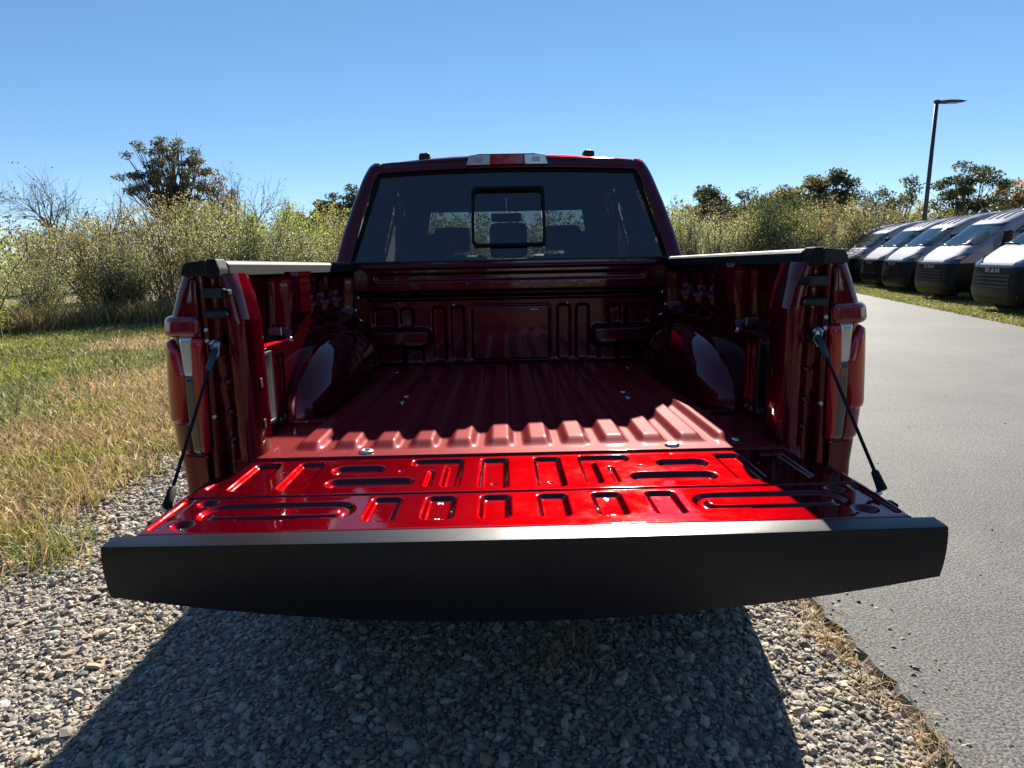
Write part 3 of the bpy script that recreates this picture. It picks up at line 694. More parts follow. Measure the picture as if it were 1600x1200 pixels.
def text_mesh(txt, name, mat, parent, w, h, loc, rot):
    # three block capitals from bars: each bar is a quad in a 0..1 letter box
    G = {'R': [((0, 0), (.24, 0), (.24, 1), (0, 1)), ((.24, .78), (.86, .78), (.76, 1), (.24, 1)), ((.24, .38), (.76, .38), (.86, .58), (.24, .58)), ((.70, .50), (.94, .58), (.94, .80), (.70, .86)), ((.42, .40), (.70, .40), (1, 0), (.72, 0))],
         'A': [((0, 0), (.26, 0), (.60, 1), (.36, 1)), ((.74, 0), (1, 0), (.64, 1), (.40, 1)), ((.25, .22), (.75, .22), (.68, .42), (.32, .42))],
         'M': [((0, 0), (.20, 0), (.20, 1), (0, 1)), ((.80, 0), (1, 0), (1, 1), (.80, 1)), ((.18, 1), (.02, 1), (.42, .16), (.56, .30)), ((.82, 1), (.98, 1), (.58, .16), (.44, .30))]}
    bm = bmesh.new(); n = len(txt); cw = w/(n+.22*(n-1))
    for i, ch in enumerate(txt):
        x0 = -w/2+i*cw*1.22
        for j, qd in enumerate(G[ch]):
            e = .0005*j; b0 = [bm.verts.new((x0+a*cw, (b-.5)*h, 0)) for a, b in qd]; b1 = [bm.verts.new((x0+a*cw, (b-.5)*h, .008+e)) for a, b in qd]
            bm.faces.new(b1)
            for k in range(4): bm.faces.new((b0[k], b0[(k+1) % 4], b1[(k+1) % 4], b1[k]))
    o = bm_obj(name, bm, mat, parent); o.location = loc; o.rotation_euler = rot
    return o
def cut_grid(name, X, Y, Z, mat, parent, hole, aux, flip=False):
    nu, nv = X.shape; F = gridfaces(nu, nv, flip); V = np.stack([X, Y, Z], -1).reshape(-1, 3); c = V[F].mean(1); a = np.asarray(aux, float).reshape(-1)[F].mean(1)
    return fast_mesh(name, V, F[~hole(c[:, 0], c[:, 1], c[:, 2], a)], mat, parent, True)
def make_van():
    V = empty('parked_van')
    u = np.linspace(-1, 1, 61); z = np.unique(np.concatenate([np.linspace(.22, 2.49, 110), vz])); U, Z = np.meshgrid(u, z, indexing='ij')
    cut_grid('front_shell', U*v_w(Z), v_front(U, Z), Z, VANP, V, lambda x, y, z, uu: (z > 1.50) & (z < 2.04) & (np.abs(uu) < .915), U)
    for s in (-1, 1):
        z2 = np.linspace(.40, 2.49, 60); k = np.linspace(0, 1, 90)
        K, Zg = np.meshgrid(k, z2, indexing='ij'); f0 = v_front(1.0, Zg)
        Y = f0+(5.9-f0)*K
        cut_grid('body_side', s*v_w(Zg), Y, Zg, VANP, V, lambda x, y, z, uu: (z > 1.48) & (z < 1.98) & (y > uu+.24) & (y < 2.33), f0, flip=(s > 0))
        for wy in (1.0, 4.6):
            lathe('wheel_arch', [(.0, .0), (.46, .0), (.46, .012), (.0, .012)], (s*1.012, wy, .45), (s, 0, 0), VANB, V, n=30)
            wheel('wheel', s*.93, wy, .355, .355, .22, V, s)
    # roof with raised ribs
    y2 = np.linspace(0, 1, 40); U2, K2 = np.meshgrid(u, y2, indexing='ij'); f0 = v_front(U2, 2.49)
    Zr = 2.49+.05*(1-U2**2)*sst(K2*3)+.008*stamp(np.abs((U2*4) % 1-.5)-.18, .12)
    grid('roof_panel', U2*.80, f0+(5.9-f0)*K2, Zr, VANP, V)
    zb = np.linspace(.40, 2.49, 10); Ub, Zb = np.meshgrid(u, zb, indexing='ij')
    grid('rear_panel', Ub*v_w(Zb), 5.9+0*Zb, Zb, VANP, V, flip=True)
    # brow ribs
    for ux in (-.55, -.2, .2, .55):
        tube('brow_rib', [(ux*v_w(zq), float(v_front(ux, zq))-.006, zq+.004) for zq in np.linspace(2.16, 2.47, 8)], .016, VANP, V, n=6)
    v_patch('windshield', -.93, .93, 1.49, 2.05, VANG, V, .010)
    # dark cabin behind the glass
    cab_g = P('van_cabin_grey', (.30, .32, .31), .7)
    box('cabin_wall', -.86, .86, 2.60, 2.64, .6, 2.35, cab_g, V, bev=0)
    box('dash_top', -.90, .90, 1.0, 1.45, 1.25, 1.47, P('van_dash', (.2, .22, .21), .7), V, bev=.03)
    box('cabin_floor', -.90, .90, 1.0, 2.6, .58, .62, VANB, V, bev=0)
    for sx in (-.5, .5):
        st_ = box('seat', sx-.26, sx+.26, 2.20, 2.40, .9, 1.72, VANB, V, bev=.05)
        box('headrest', sx-.14, sx+.14, 2.23, 2.34, 1.735, 1.92, VANB, st_, bev=.03)
    box('dash_sheet', -.45, .10, 1.02, 1.26, 1.472, 1.476, PAPER, V, bev=0)
    v_patch('front_grille', -1.0, 1.0, .50, 1.045, VANB, V, .012, nu=40, nz=20)
    bp = v_patch('front_bumper', -1.0, 1.0, .215, .52, VANB, V, .018)
    v_patch('bumper_lip', -.62, .62, 1.045, 1.085, VANP, V, .016, nz=5)
    VBAR = P('van_grille_bar', (.03, .031, .034), .3)
    for zq in (.58, .66, .74, .82): v_patch('grille_bar', -.62, .62, zq, zq+.028, VBAR, V, .028, nz=5)
    v_patch('grille_trim', -.66, .66, 1.005, 1.03, VBAR, V, .022, nz=4)
    for s in (-1, 1):
        a, b = sorted((s*.60, s*.995))
        hl = v_patch('headlamp', a, b, 1.02, 1.13, VHEAD, V, .022, ztop=lambda U: .16*(np.abs(U)-.6)/.4)
        v_patch('indicator', *sorted((s*.86, s*.985)), 1.13, 1.22, AMBER, hl, .027, nu=6, nz=5)
        v_side('headlamp_wing', s, lambda Z: v_front(1.0, Z), .62, 1.04, 1.29, VHEAD, hl, .012)
        v_side('bumper_side', s, lambda Z: v_front(1.0, Z)-.022, .62, .30, 1.035, VANB, V, .012)
        lathe('fog_lamp', [(0, .03), (.05, .028), (.055, 0)], (s*.80, .10, .42), (0, -1, 0), STEEL, V, n=16)
        v_side('door_window', s, lambda Z: v_front(1.0, Z)+.22, 2.35, 1.46, 2.0, VANG, V)
        mr = extrude('wing_mirror', [(s*1.04, 1.42), (s*1.24, 1.42), (s*1.26, 1.84), (s*1.08, 1.86)], 'y', 1.16, 1.30, VANB, V, bev=.03)
        box('mirror_bracket', *sorted((s*.95, s*1.10)), 1.20, 1.27, 1.44, 1.50, VANB, mr, bev=.01)
        tube('wiper', [(s*.10, float(v_front(.1, 1.49))-.03, 1.49), (s*.55, float(v_front(.55, 1.53))-.035, 1.53), (s*.80, float(v_front(.8, 1.51))-.04, 1.52)], .012, VANB, V, n=6)
    extrude('roof_antenna', [(2.12, 2.43), (2.16, 2.50), (2.24, 2.50), (2.26, 2.43)], 'x', -.02, .02, VANB, V)
    text_mesh('RAM', 'emblem', VANS, V, .50, .10, (0, .008, .945), (math.pi/2, 0, 0))
    return V
van0 = make_van()
vdir = math.radians(-99)
vans = [((10.60, 12.25), 'grey van cut off by the right edge, nearest of the row'),
        ((11.68, 16.0), 'grey van second nearest in the row, its whole front and headlamp in view'),
        ((12.62, 19.3), 'grey van third nearest in the row, half hidden behind the second'),
        ((13.35, 21.9), 'grey van fourth nearest in the row of parked vans'),
        ((14.35, 25.6), 'grey van fifth in the row, next to the farthest one'),
        ((15.1, 28.6), 'farthest grey van in the row, its nose just past the red truck')]
for i, ((x, y), lab) in enumerate(vans):
    o = van0 if i == 0 else copy_tree(van0)
    o.location = (x, y, .012); o.rotation_euler = (0, 0, vdir+math.radians((0, .6, -.8, .5, -.4, .3)[i]))
    o['label'] = lab; o['category'] = 'van'; o['group'] = 'vans parked in a row on the grass'

# ================================================================ lamp post
POST = P('bronze_pole_paint', (.035, .03, .035), .5)
lp = empty('lamp_post', Matrix.Translation((20.6, 30.2, 0)), label='tall dark lamp post with one flat arm lamp behind the vans', cat='lamp post')
mesh('pole', *tube_geo([(0, 0, 0), (0, 0, 8.15)], [.11, .085], 8), POST, lp)
lathe('base_cover', [(.20, 0), (.20, .06), (.12, .12)], (0, 0, 0), (0, 0, 1), POST, lp, n=12)
box('pole_cap', -.10, .10, -.10, .10, 8.12, 8.24, POST, lp, bev=.02)
hd = extrude('lamp_head', [(.09, 8.10), (.09, 8.19), (.55, 8.225), (.95, 8.215), (1.35, 8.165), (1.33, 8.15), (.95, 8.115), (.55, 8.09)], 'y', -.17, .17, POST, lp, bev=.01)
box('lens_panel', .50, 1.02, -.13, .13, 8.083, 8.10, P('lamp_lens', (.6, .62, .6), .3), hd, bev=.004)

# ================================================================ gravel, stones
ico = bmesh.new(); bmesh.ops.create_icosphere(ico, subdivisions=1, radius=1)
ICOV = np.array([v.co[:] for v in ico.verts]); ICOF = np.array([[v.index for v in f.verts] for f in ico.faces]); ico.free()
def edge_x(y): return -2.72+.16*(np.sin(y*3.1+1)+.6*np.sin(y*7.3+2)+.4*np.sin(y*17.7+1))/2
NV = 12
STONEM = col_attr_mat('crushed_stone')
def stone_cols(n, r):
    base = np.array([.36, .31, .245]); v = np.clip(r.lognormal(-.08, .28, n), .3, 1.5)[:, None]
    c = base*v; t = r.random(n)[:, None]
    c = np.where(t < .12, c*np.array([1.12, .97, .80]), c); c = np.where(t > .9, c*np.array([.85, .95, 1.08]), c)
    return np.clip(c, .03, .78)
def stones_geo(x, y, rad, r, zlift=0):
    n = len(x)
    sc = np.stack([rad*r.uniform(.8, 1.5, n), rad*r.uniform(.65, 1.1, n), rad*r.uniform(.40, .75, n)], -1)
    V = ICOV[None]*(1+r.uniform(-.30, .30, (n, NV, 1)))*(1+r.uniform(-.12, .12, (n, NV, 3)))
    V = V*sc[:, None]
    a = r.uniform(0, 2*np.pi, n); ca, sa = np.cos(a)[:, None], np.sin(a)[:, None]
    tx, ty = r.normal(0, .22, (n, 1)), r.normal(0, .22, (n, 1))
    X, Y, Z = V[..., 0], V[..., 1], V[..., 2]
    Z = Z+tx*X+ty*Y
    X, Y = X*ca-Y*sa, X*sa+Y*ca
    X = X+x[:, None]; Y = Y+y[:, None]; Z = Z+(sc[:, 2]*r.uniform(.15, .75, n)+zlift)[:, None]
    Vf = np.stack([X, Y, Z], -1).reshape(-1, 3); Ff = (ICOF[None]+NV*np.arange(n)[:, None, None]).reshape(-1, 3)
    return Vf, Ff, np.repeat(stone_cols(n, r), NV, 0)
def scatter(n, x0, x1, y0, y1, r): return r.uniform(x0, x1, n), r.uniform(y0, y1, n)
r = np.random.default_rng(11); xs_, ys_, rs_ = [], [], []
for n, x0, x1, y0, y1, m_ in ((49000, -2.7, 1.30, -.45, 1.5, .0070), (18000, -3.1, -.6, 1.5, 4.3, .0098), (6000, -3.2, -.9, 4.3, 9, .015), (3000, -3.6, -2.5, .3, 3.2, .010)):
    a, b = scatter(n, x0, x1, y0, y1, r); rad = m_*np.clip(r.lognormal(0, .45, n), .4, 3.2)
    k = (a > edge_x(b)-np.abs(r.normal(0, .22, n))) & (a < np.interp(b, EY, EN)+1.235)
    xs_.append(a[k]); ys_.append(b[k]); rs_.append(rad[k])
V_, F_, C_ = stones_geo(np.concatenate(xs_), np.concatenate(ys_), np.concatenate(rs_), r)
fast_mesh('gravel', V_, F_, STONEM, col=C_, kind='stuff', label='loose crushed grey gravel under and behind the truck', cat='gravel')
gs = bpy.data.objects['gravel_shoulder']
for i in range(26):                                     # larger stones one can pick out
    x = r.uniform(-2.3, 1.15); y = r.uniform(-.10, 1.6)
    if i < 12: x, y = [(-.12, .33), (-.17, .25), (-.09, .42), (.02, .05), (.06, .06), (.32, .0), (.26, .02), (-1.62, .45), (-1.95, .75), (-1.7, .10), (.18, .28), (.10, .40)][i]
    Vq, Fq, Cq = stones_geo(np.array([x]), np.array([y]), np.array([r.uniform(.015, .026)]), r, .004)
    fast_mesh('stone', Vq, Fq, STONEM, gs, col=np.clip(Cq*.95, 0, .4))

# grit and leaf bits that strayed onto the asphalt
na = 420; xa = 1.27+np.abs(r.normal(0, 1, na))*np.where(r.random(na) < .6, .12, 1.6); ya = r.uniform(-.6, 6, na)
Va, Fa, Ca = stones_geo(xa, ya, r.uniform(.003, .009, na)*np.where(xa > 1.6, .8, 1), r, .029)
fast_mesh('stray_grit', Va, Fa, STONEM, col=np.clip(Ca*np.repeat(np.where(r.random(na) < .15, .3, .9), NV)[:, None], .02, .6), kind='stuff', label='stray grit scattered on the asphalt edge', cat='gravel')

# ================================================================ grass
GRASS = leafy('grass_blades', .4)
def hsv_cols(n, cols, r, sig=.16):
    c = np.array(cols)[r.integers(0, len(cols), n)]; return np.clip(c*np.exp(r.normal(0, sig, (n, 1)))*np.exp(r.normal(0, .06, (n, 3))), .005, .8)
def blades(x, y, h, w, lean, cols, r, z=0.0):
    n = len(x); a = r.uniform(0, 2*np.pi, n); d = r.uniform(0, 2*np.pi, n)
    ax, ay = np.cos(a)*w/2, np.sin(a)*w/2; lx, ly = np.cos(d)*lean*h, np.sin(d)*lean*h
    z0 = np.full(n, z) if np.isscalar(z) else z
    P0 = np.stack([x-ax, y-ay, z0-.005], -1); P1 = np.stack([x+ax, y+ay, z0-.005], -1)
    P2 = np.stack([x+ax*.7+lx*.4, y+ay*.7+ly*.4, z0+h*.6], -1); P3 = np.stack([x-ax*.7+lx*.4, y-ay*.7+ly*.4, z0+h*.6], -1)
    P4 = np.stack([x+lx, y+ly, z0+h*np.sqrt(np.clip(1-.3*lean**2, .3, 1))], -1)
    V = np.stack([P0, P1, P2, P3, P4], 1).reshape(-1, 3); b = 5*np.arange(n)[:, None]
    F = np.concatenate([b+np.array([[0, 1, 2]]), b+np.array([[0, 2, 3]]), b+np.array([[3, 2, 4]])])
    return V, F, np.repeat(cols, 5, 0)
DRY = [(.44, .29, .14), (.50, .36, .19), (.38, .26, .12), (.34, .27, .11), (.54, .42, .24)]
GRN = [(.16, .19, .045), (.20, .22, .06), (.13, .165, .04), (.24, .23, .08), (.30, .25, .11)]
YEL = [(.27, .29, .05), (.22, .26, .05), (.33, .30, .09)]
r = np.random.default_rng(21)
def add_grass(name, parts, label):
    Vs, Fs, Cs, off = [], [], [], 0
    for V, F, c in parts: Vs.append(V); Fs.append(F+off); Cs.append(c); off += len(V)
    return fast_mesh(name, np.concatenate(Vs), np.concatenate(Fs), GRASS, col=np.concatenate(Cs), kind='stuff', label=label, cat='grass')
# dry band along the gravel
n = 52000; x = r.uniform(-4.9, -2.35, n); y = r.uniform(.4, 11, n)
patch = np.sin(x*2.3+y*1.1)+np.sin(y*2.9-x*1.7)*.8+r.normal(0, .5, n)
k = (x < edge_x(y)+r.normal(.02, .10, n)) & (x > -4.45+r.normal(0, .28, n)) & (r.random(n) < np.interp(y, [0, 5, 11], [1, .8, .35])+.1)
k &= ~((x > -3.1) & (patch < -.6))
x, y, pk = x[k], y[k], patch[k]; n = len(x)
cc = hsv_cols(n, DRY, r); g = (pk > 1.5) | (r.random(n) < .07); cc[g] = hsv_cols(int(g.sum()), YEL, r)
pd = blades(x, y, r.uniform(.05, .15, n), r.uniform(.005, .011, n)*np.interp(y, [0, 10], [1, 2]), r.uniform(.3, 1.3, n), cc, r)
# green verge up to the brush
n = 90000; x = r.uniform(-14, -4.0, n); y = r.uniform(2.5, 17.5, n)
k = (x < -4.4+r.normal(0, .30, n)) & (np.abs(x) < 2.2+y*.86) & (r.random(n) < np.interp(y, [2, 8, 17], [1, .8, .5]))
x, y = x[k], y[k]; n = len(x); patch = np.sin(x*1.3+y*.7)+np.sin(y*1.1-x*.9)
cc = hsv_cols(n, GRN, r); g = patch+r.normal(0, .5, n) > .9; cc[g] = hsv_cols(int(g.sum()), YEL, r); g = patch+r.normal(0, .5, n) < -1.2; cc[g] = hsv_cols(int(g.sum()), DRY, r)
pg = blades(x, y, r.uniform(.05, .13, n), r.uniform(.009, .016, n)*np.interp(y, [3, 17], [1, 2.4]), r.uniform(.3, 1.2, n), cc, r)
# tufts of yellow-green growing into the gravel
tx, ty, tn = [], [], 26
for cx, cy in zip(r.uniform(-3.1, -2.3, tn), r.uniform(.7, 6, tn)):
    m_ = 90; tx.append(cx+r.normal(0, .09, m_)); ty.append(cy+r.normal(0, .11, m_))
x, y = np.concatenate(tx), np.concatenate(ty); n = len(x); cc = hsv_cols(n, YEL+GRN[:2]+DRY[:2], r)
pt = blades(x, y, r.uniform(.05, .17, n), r.uniform(.005, .009, n), r.uniform(.3, 1.1, n), cc, r)
add_grass('verge_grass', [pd, pg, pt], 'green and straw dry grass on the verge left of the truck')
# dry wisps along the asphalt edge
tx, ty = [], []
for cx, cy, m_ in ((1.20, .48, 120), (1.22, .82, 70), (1.24, -.05, 110), (1.2, .2, 50), (1.23, .65, 60), (1.25, -.3, 100), (1.0, -.2, 30), (.12, .42, 90), (.2, .50, 70)):
    tx.append(cx+r.normal(0, .035 if cx > .9 else .07, m_)); ty.append(cy+r.normal(0, .07, m_))
x, y = np.concatenate(tx), np.concatenate(ty); n = len(x)
pe = blades(x, y, r.uniform(.02, .07, n), r.uniform(.003, .006, n), r.uniform(.8, 2.2, n), hsv_cols(n, DRY, r), r, .01)
add_grass('dry_wisps', [pe], 'short straw coloured wisps along the asphalt edge')
# strip under the vans
n = 38000; y = r.uniform(7, 34, n); x = 9.33+(y-9.5)*.232+np.abs(r.normal(0, 1, n))*1.5-.05
cc = hsv_cols(n, GRN+YEL, r); g = np.sin(x*2+y*1.3)+r.normal(0, .5, n) > 1.1; cc[g] = hsv_cols(int(g.sum()), DRY, r)
ps = blades(x, y, r.uniform(.05, .11, n), r.uniform(.014, .03, n), r.uniform(.3, 1.1, n), cc, r, .01)
add_grass('strip_grass', [ps], 'short green grass strip under the parked vans')

# ================================================================ trees and brush
LEAF = leafy('leaf', .56); BARK = P('bark', (.09, .07, .055), .9, var=.3, vscale=6); TWIG = P('twig', (.16, .13, .10), .9, var=.3, vscale=5)
def leaves_geo(pos, size, cols, r, flat=.0):
    n = len(pos); nrm = r.normal(0, 1, (n, 3)); nrm[:, 2] += flat; nrm /= np.linalg.norm(nrm, axis=1)[:, None]
    t = r.normal(0, 1, (n, 3)); t -= nrm*(t*nrm).sum(1)[:, None]; t /= np.linalg.norm(t, axis=1)[:, None]; b = np.cross(nrm, t)
    L = (size*r.uniform(.7, 1.4, n))[:, None]; Wd = L*r.uniform(.35, .6, (n, 1))
    V = np.stack([pos-t*L*.5, pos+b*Wd*.5+t*L*.05, pos+t*L*.5, pos-b*Wd*.5+t*L*.05], 1).reshape(-1, 3)
    F = 4*np.arange(n)[:, None]+np.array([[0, 1, 2, 3]])
    return V, F, np.repeat(cols, 4, 0)
def segs_mesh(name, segs, mat, parent, n=5, link=True):
    """segs: list of (polyline pts, radii)"""
    Vs, Fs, off = [], [], 0
    for pts, rad in segs:
        V, F = tube_geo(pts, rad, n, cap=False); Vs += [tuple(v) for v in V]; Fs += [tuple(i+off for i in f) for f in F]; off += len(V)
    me = bpy.data.meshes.new(name); me.from_pydata(Vs, [], Fs); me.materials.append(mat)
    me.polygons.foreach_set('use_smooth', [True]*len(me.polygons)); me.update()
    return me
def grow(p, d, length, rad, depth, segs, tips, r, spread=.55, kids=3, curve=.18, up=.10, shrink=.68):
    pts = [p]; rads = [rad]; q = Vector(p); dd = Vector(d).normalized(); ns = 4
    for i in range(ns):
        dd = (dd+Vector(r.normal(0, curve, 3))+Vector((0, 0, up))).normalized(); q = q+dd*length/ns; pts.append(q.copy()); rads.append(rad*(1-.45*(i+1)/ns))
    segs.append((pts, rads))
    if depth == 0: tips.append(q); return
    for i in range(kids):
        f = r.uniform(.45, 1) if i else 1.0; j = min(ns, max(1, int(round(f*ns))))
        nd = (dd+Vector(r.normal(0, spread, 3))).normalized()
        grow(pts[j], nd, length*shrink*r.uniform(.8, 1.15), rads[j]*.72, depth-1, segs, tips, r, spread, kids, curve, up, shrink)
def make_mesh_only(name, V, F, c, mat):
    o = fast_mesh(name, V, F, mat, col=c); me = o.data; bpy.data.objects.remove(o); return me
def tree_meshes(seed, H, cols, kids=3, depth=4, nleaf=5000, lsize=.2, spread=.5, clump=.5, trunk=.30, tw=.14, dark=None, squash=1.0):
    r = np.random.default_rng(seed); segs, tips = [], []
    grow(Vector((0, 0, -.1)), Vector((r.normal(0, .06), r.normal(0, .06), 1)), H*trunk, tw, depth, segs, tips, r, spread, kids, .12, .06, .72)
    zmax = max(t.z for t in tips); k = H/zmax
    segs = [([Vector((v.x*k*squash, v.y*k*squash, v.z*k)) for v in pts], rd) for pts, rd in segs]
    tip = np.array([(t.x*k*squash, t.y*k*squash, t.z*k) for t in tips])
    tm = segs_mesh('trunk', segs, BARK, None)
    if nleaf == 0: return tm, None
    ci = r.integers(0, len(tip), nleaf); cl = r.normal(0, 1, (nleaf, 3)); cl *= (clump*r.random(nleaf)**.5/np.maximum(1e-3, np.linalg.norm(cl, axis=1)))[:, None]
    pos = tip[ci]+cl*np.array([1, 1, .75]); tipshade = np.exp(r.normal(0, .22, len(tip)))
    c = hsv_cols(nleaf, cols, r)*tipshade[ci][:, None]
    cm = make_mesh_only('crown', *leaves_geo(pos, np.full(nleaf, lsize), c, r), LEAF)
    return tm, cm
def crown_tree(seed, H, rx, zc, rz, cols, nclump=46, nleaf=6000, lsize=.2, clump=.55, tw=.16, fork=.35, gap=.0):
    r = np.random.default_rng(seed); cs = []
    while len(cs) < nclump:
        v = r.uniform(-1, 1, 3); q = np.linalg.norm(v)
        if .25 < q < 1 and v[2] > -.75: cs.append(v*np.array([rx, rx, rz])*(1+.12*r.normal())+np.array([0, 0, zc]))
    cs = np.array(cs); cs[:, 2] *= H/max(cs[:, 2].max()+clump*.5, .1) if cs[:, 2].max() > H-clump else 1
    f0 = H*fork; segs = [([Vector((0, 0, -.1)), Vector((r.normal(0, .06), 0, f0*.5)), Vector((0, 0, f0)), Vector((r.normal(0, .2), r.normal(0, .2), zc))], [tw*1.25, tw, tw*.85, tw*.35])]
    for c in cs:
        a = Vector((0, 0, f0*r.uniform(.75, 1.0)+max(0, c[2]-zc)*r.uniform(0, .35))); e = Vector(c); m = a.lerp(e, .5)+Vector((r.normal(0, .12), r.normal(0, .12), -.06*(e-a).length+r.normal(0, .1)))
        m2 = m.lerp(e, .5)+Vector(r.normal(0, .1, 3)); segs.append(([a, a.lerp(m, .5)+Vector((0, 0, -.03)), m, m2, e], [tw*.38, tw*.3, tw*.22, tw*.14, tw*.05]))
        for q in range(3):
            d = Vector(r.normal(0, clump*.6, 3)); segs.append(([m2, m2.lerp(e+d, .6), e+d], [tw*.1, tw*.07, tw*.03]))
    tm = segs_mesh('trunk', segs, BARK, None)
    ci = r.integers(0, nclump, nleaf); cl = r.normal(0, 1, (nleaf, 3)); cl *= (clump*r.random(nleaf)**.45/np.maximum(1e-3, np.linalg.norm(cl, axis=1)))[:, None]
    pos = cs[ci]+cl*np.array([1.15, 1.15, .7]); tone = np.exp(r.normal(0, .2, nclump))
    return tm, make_mesh_only('crown', *leaves_geo(pos, np.full(nleaf, lsize), hsv_cols(nleaf, cols, r)*tone[ci][:, None], r), LEAF)
def place_tree(name, loc, meshes, label, cat='tree', rz=0, sc=1, group=None):
    t = empty(name, Matrix.Translation(loc) @ Matrix.Rotation(rz, 4, 'Z') @ Matrix.Scale(sc, 4), label=label, cat=cat, group=group)
    put(bpy.data.objects.new('trunk' if cat == 'tree' else 'stems', meshes[0]), t)
    if meshes[1]: put(bpy.data.objects.new('crown' if cat == 'tree' else 'foliage', meshes[1]), t)
    return t
OAK = [(.075, .08, .045), (.095, .095, .05), (.06, .068, .04), (.12, .105, .055)]
PINE = [(.055, .075, .035), (.075, .09, .04), (.045, .06, .03)]
ORANGE = [(.34, .12, .035), (.28, .11, .04), (.22, .14, .05)]
OLIVE = [(.17, .17, .05), (.21, .20, .06), (.13, .14, .045), (.25, .22, .08)]
YGRN = [(.24, .27, .055), (.29, .30, .07), (.18, .22, .05)]
GREY = [(.19, .20, .10), (.15, .165, .08), (.23, .23, .12)]
BROWN = [(.24, .17, .075), (.28, .21, .09), (.19, .15, .065), (.17, .16, .06)]
DKG = [(.07, .085, .03), (.09, .10, .035), (.055, .07, .028)]
BR = lambda L, k: [tuple(v*k for v in c) for c in L]
OLIVE, YGRN, GREY, BROWN = [(a*1.3, b*1.28, c*1.3) for a, b, c in OLIVE], BR(YGRN, 1.15), [(a*1.4, b*1.33, c*1.2) for a, b, c in GREY], BR(BROWN, 1.35)
place_tree('oak_tree', (-20.6, 40, 0), crown_tree(8, 9.2, 2.35, 6.6, 2.6, OAK, 95, 9000, .15, .36, .22, .40), 'dark broad oak tree standing alone above the left brush')
place_tree('slender_tree', (-18.3, 41, 0), crown_tree(14, 7.5, 1.3, 5.6, 1.7, OAK+BROWN[:2], 26, 1700, .18, .42, .12, .42), 'thin half bare tree just right of the dark oak')
bare = [(-28.6, 40, 7.6, 31, 'bare grey tree with rounded twigs at the far left'), (-25.6, 39, 6.6, 33, 'bare leaning grey tree between the rounded bare tree and the oak'), (-16.9, 40, 7.3, 35, 'small bare tree right of the oak, pale against the sky'), (-31.2, 38, 8.6, 37, 'bare branches at the very left edge of the picture')]
for x, y, h, sd_, lab in bare:
    tm = tree_meshes(sd_, h, OAK, 4, 4, 120, .14, .5, .4, .30, .17)
    place_tree('bare_tree', (x, y, 0), tm, lab)
# far trees
far = [(-14.6, 55, 6.9, PINE, 41, 'dark evergreen tree, leftmost of the far clump left of the cab'), (-12.6, 55, 7.4, PINE, 42, 'dark evergreen tree in the middle of the far clump left of the cab'), (-10.6, 54, 6.8, PINE, 43, 'dark evergreen tree touching the left edge of the cab roof'),
       (-16.0, 52, 5.9, ORANGE, 44, 'small orange autumn tree in front of the far evergreens')]
for x, y, h, cl, sd_, lab in far:
    place_tree('far_tree', (x, y, 0), crown_tree(sd_, h, 1.7, h*.62, h*.36, cl, 40, 5200, .26, .62, .16, .25), lab)
right = [(14.6, 44, 5.9, DKG, 51, 1.1, 'low dark tree right of the cab above the brush'), (17.6, 45, 5.6, DKG, 52, 1.1, 'second dark tree right of the cab, beside the low one'), (21.9, 42, 6.6, PINE, 53, .9, 'tallest dark tree behind the brush on the right, left of the lamp post'), (19.9, 42, 6.2, BROWN+DKG, 54, .9, 'thin brownish tree left of the tallest dark tree on the right'),
         (27.2, 43, 6.2, DKG, 55, 1.0, 'open crowned small tree left of the lamp post'), (31.6, 42.5, 7.0, DKG, 56, 1.15, 'full rounded dark tree right of the lamp post'), (36.5, 44, 6.0, ORANGE+BROWN, 57, 1, 'reddish tree top above the vans at the right edge')]
for x, y, h, cl, sd_, sq, lab in right:
    place_tree('tree', (x, y, 0), crown_tree(sd_, h, 1.9*sq, h*.66, h*.31, cl, 44 if sd_ != 55 else 24, 5200 if sd_ != 55 else 2000, .22, .55, .16, .36), lab)
# shrubs: fans of thin stems carrying small leaves
def shrub_meshes(seed, H, cols, nst=28, nleaf=9500, lsize=.058, fan=.42, low=.15, droop=.0):
    r = np.random.default_rng(seed); segs = []; pos = []; tone = []
    for i in range(nst):
        a = r.uniform(0, 6.283); f = abs(r.normal(0, fan)); h = H*r.uniform(.6, 1.0)*(1-.25*min(1, f))
        b0 = Vector((r.normal(0, .16), r.normal(0, .16), -.05)); pts = []
        for j in range(7):
            t = j/6; pts.append(b0+Vector((math.cos(a)*f*h*t**1.25+r.normal(0, .05)*t, math.sin(a)*f*h*t**1.25+r.normal(0, .05)*t, h*(t-droop*f*t*t))))
        segs.append((pts, [.018*(1-.8*j/6)+.003 for j in range(7)]))
        tn = math.exp(r.normal(0, .25)); m_ = int(nleaf/nst*h/H)
        P_ = np.array([tuple(p) for p in pts]); tt = np.clip(low+(1-low)*r.random(m_)**.8, 0, 1)*6
        base = np.stack([np.interp(tt, range(7), P_[:, k]) for k in range(3)], -1)
        off = r.normal(0, 1, (m_, 3))*np.array([.16, .16, .12])*(H/3)*np.interp(tt, [0, 6], [.7, 1.25])[:, None]*np.interp(tt, [0, 4.8, 6], [1, 1.1, .35])[:, None]
        pos.append(base+off); tone.append(np.full(m_, tn))
        for q in range(3):
            j = r.integers(2, 6); d = Vector((r.normal(), r.normal(), .9)).normalized(); segs.append(([pts[j], pts[j]+d*.22*H/3, pts[j]+d*.45*H/3+Vector((0, 0, .05))], [.006, .005, .002]))
    sm = segs_mesh('stems', segs, TWIG, None, 4); pos = np.concatenate(pos); n = len(pos); pos[:, 2] = np.maximum(pos[:, 2], .03)
    c = hsv_cols(n, cols, r)*np.concatenate(tone)[:, None]
    return sm, make_mesh_only('foliage', *leaves_geo(pos, np.full(n, lsize), c, r), LEAF)
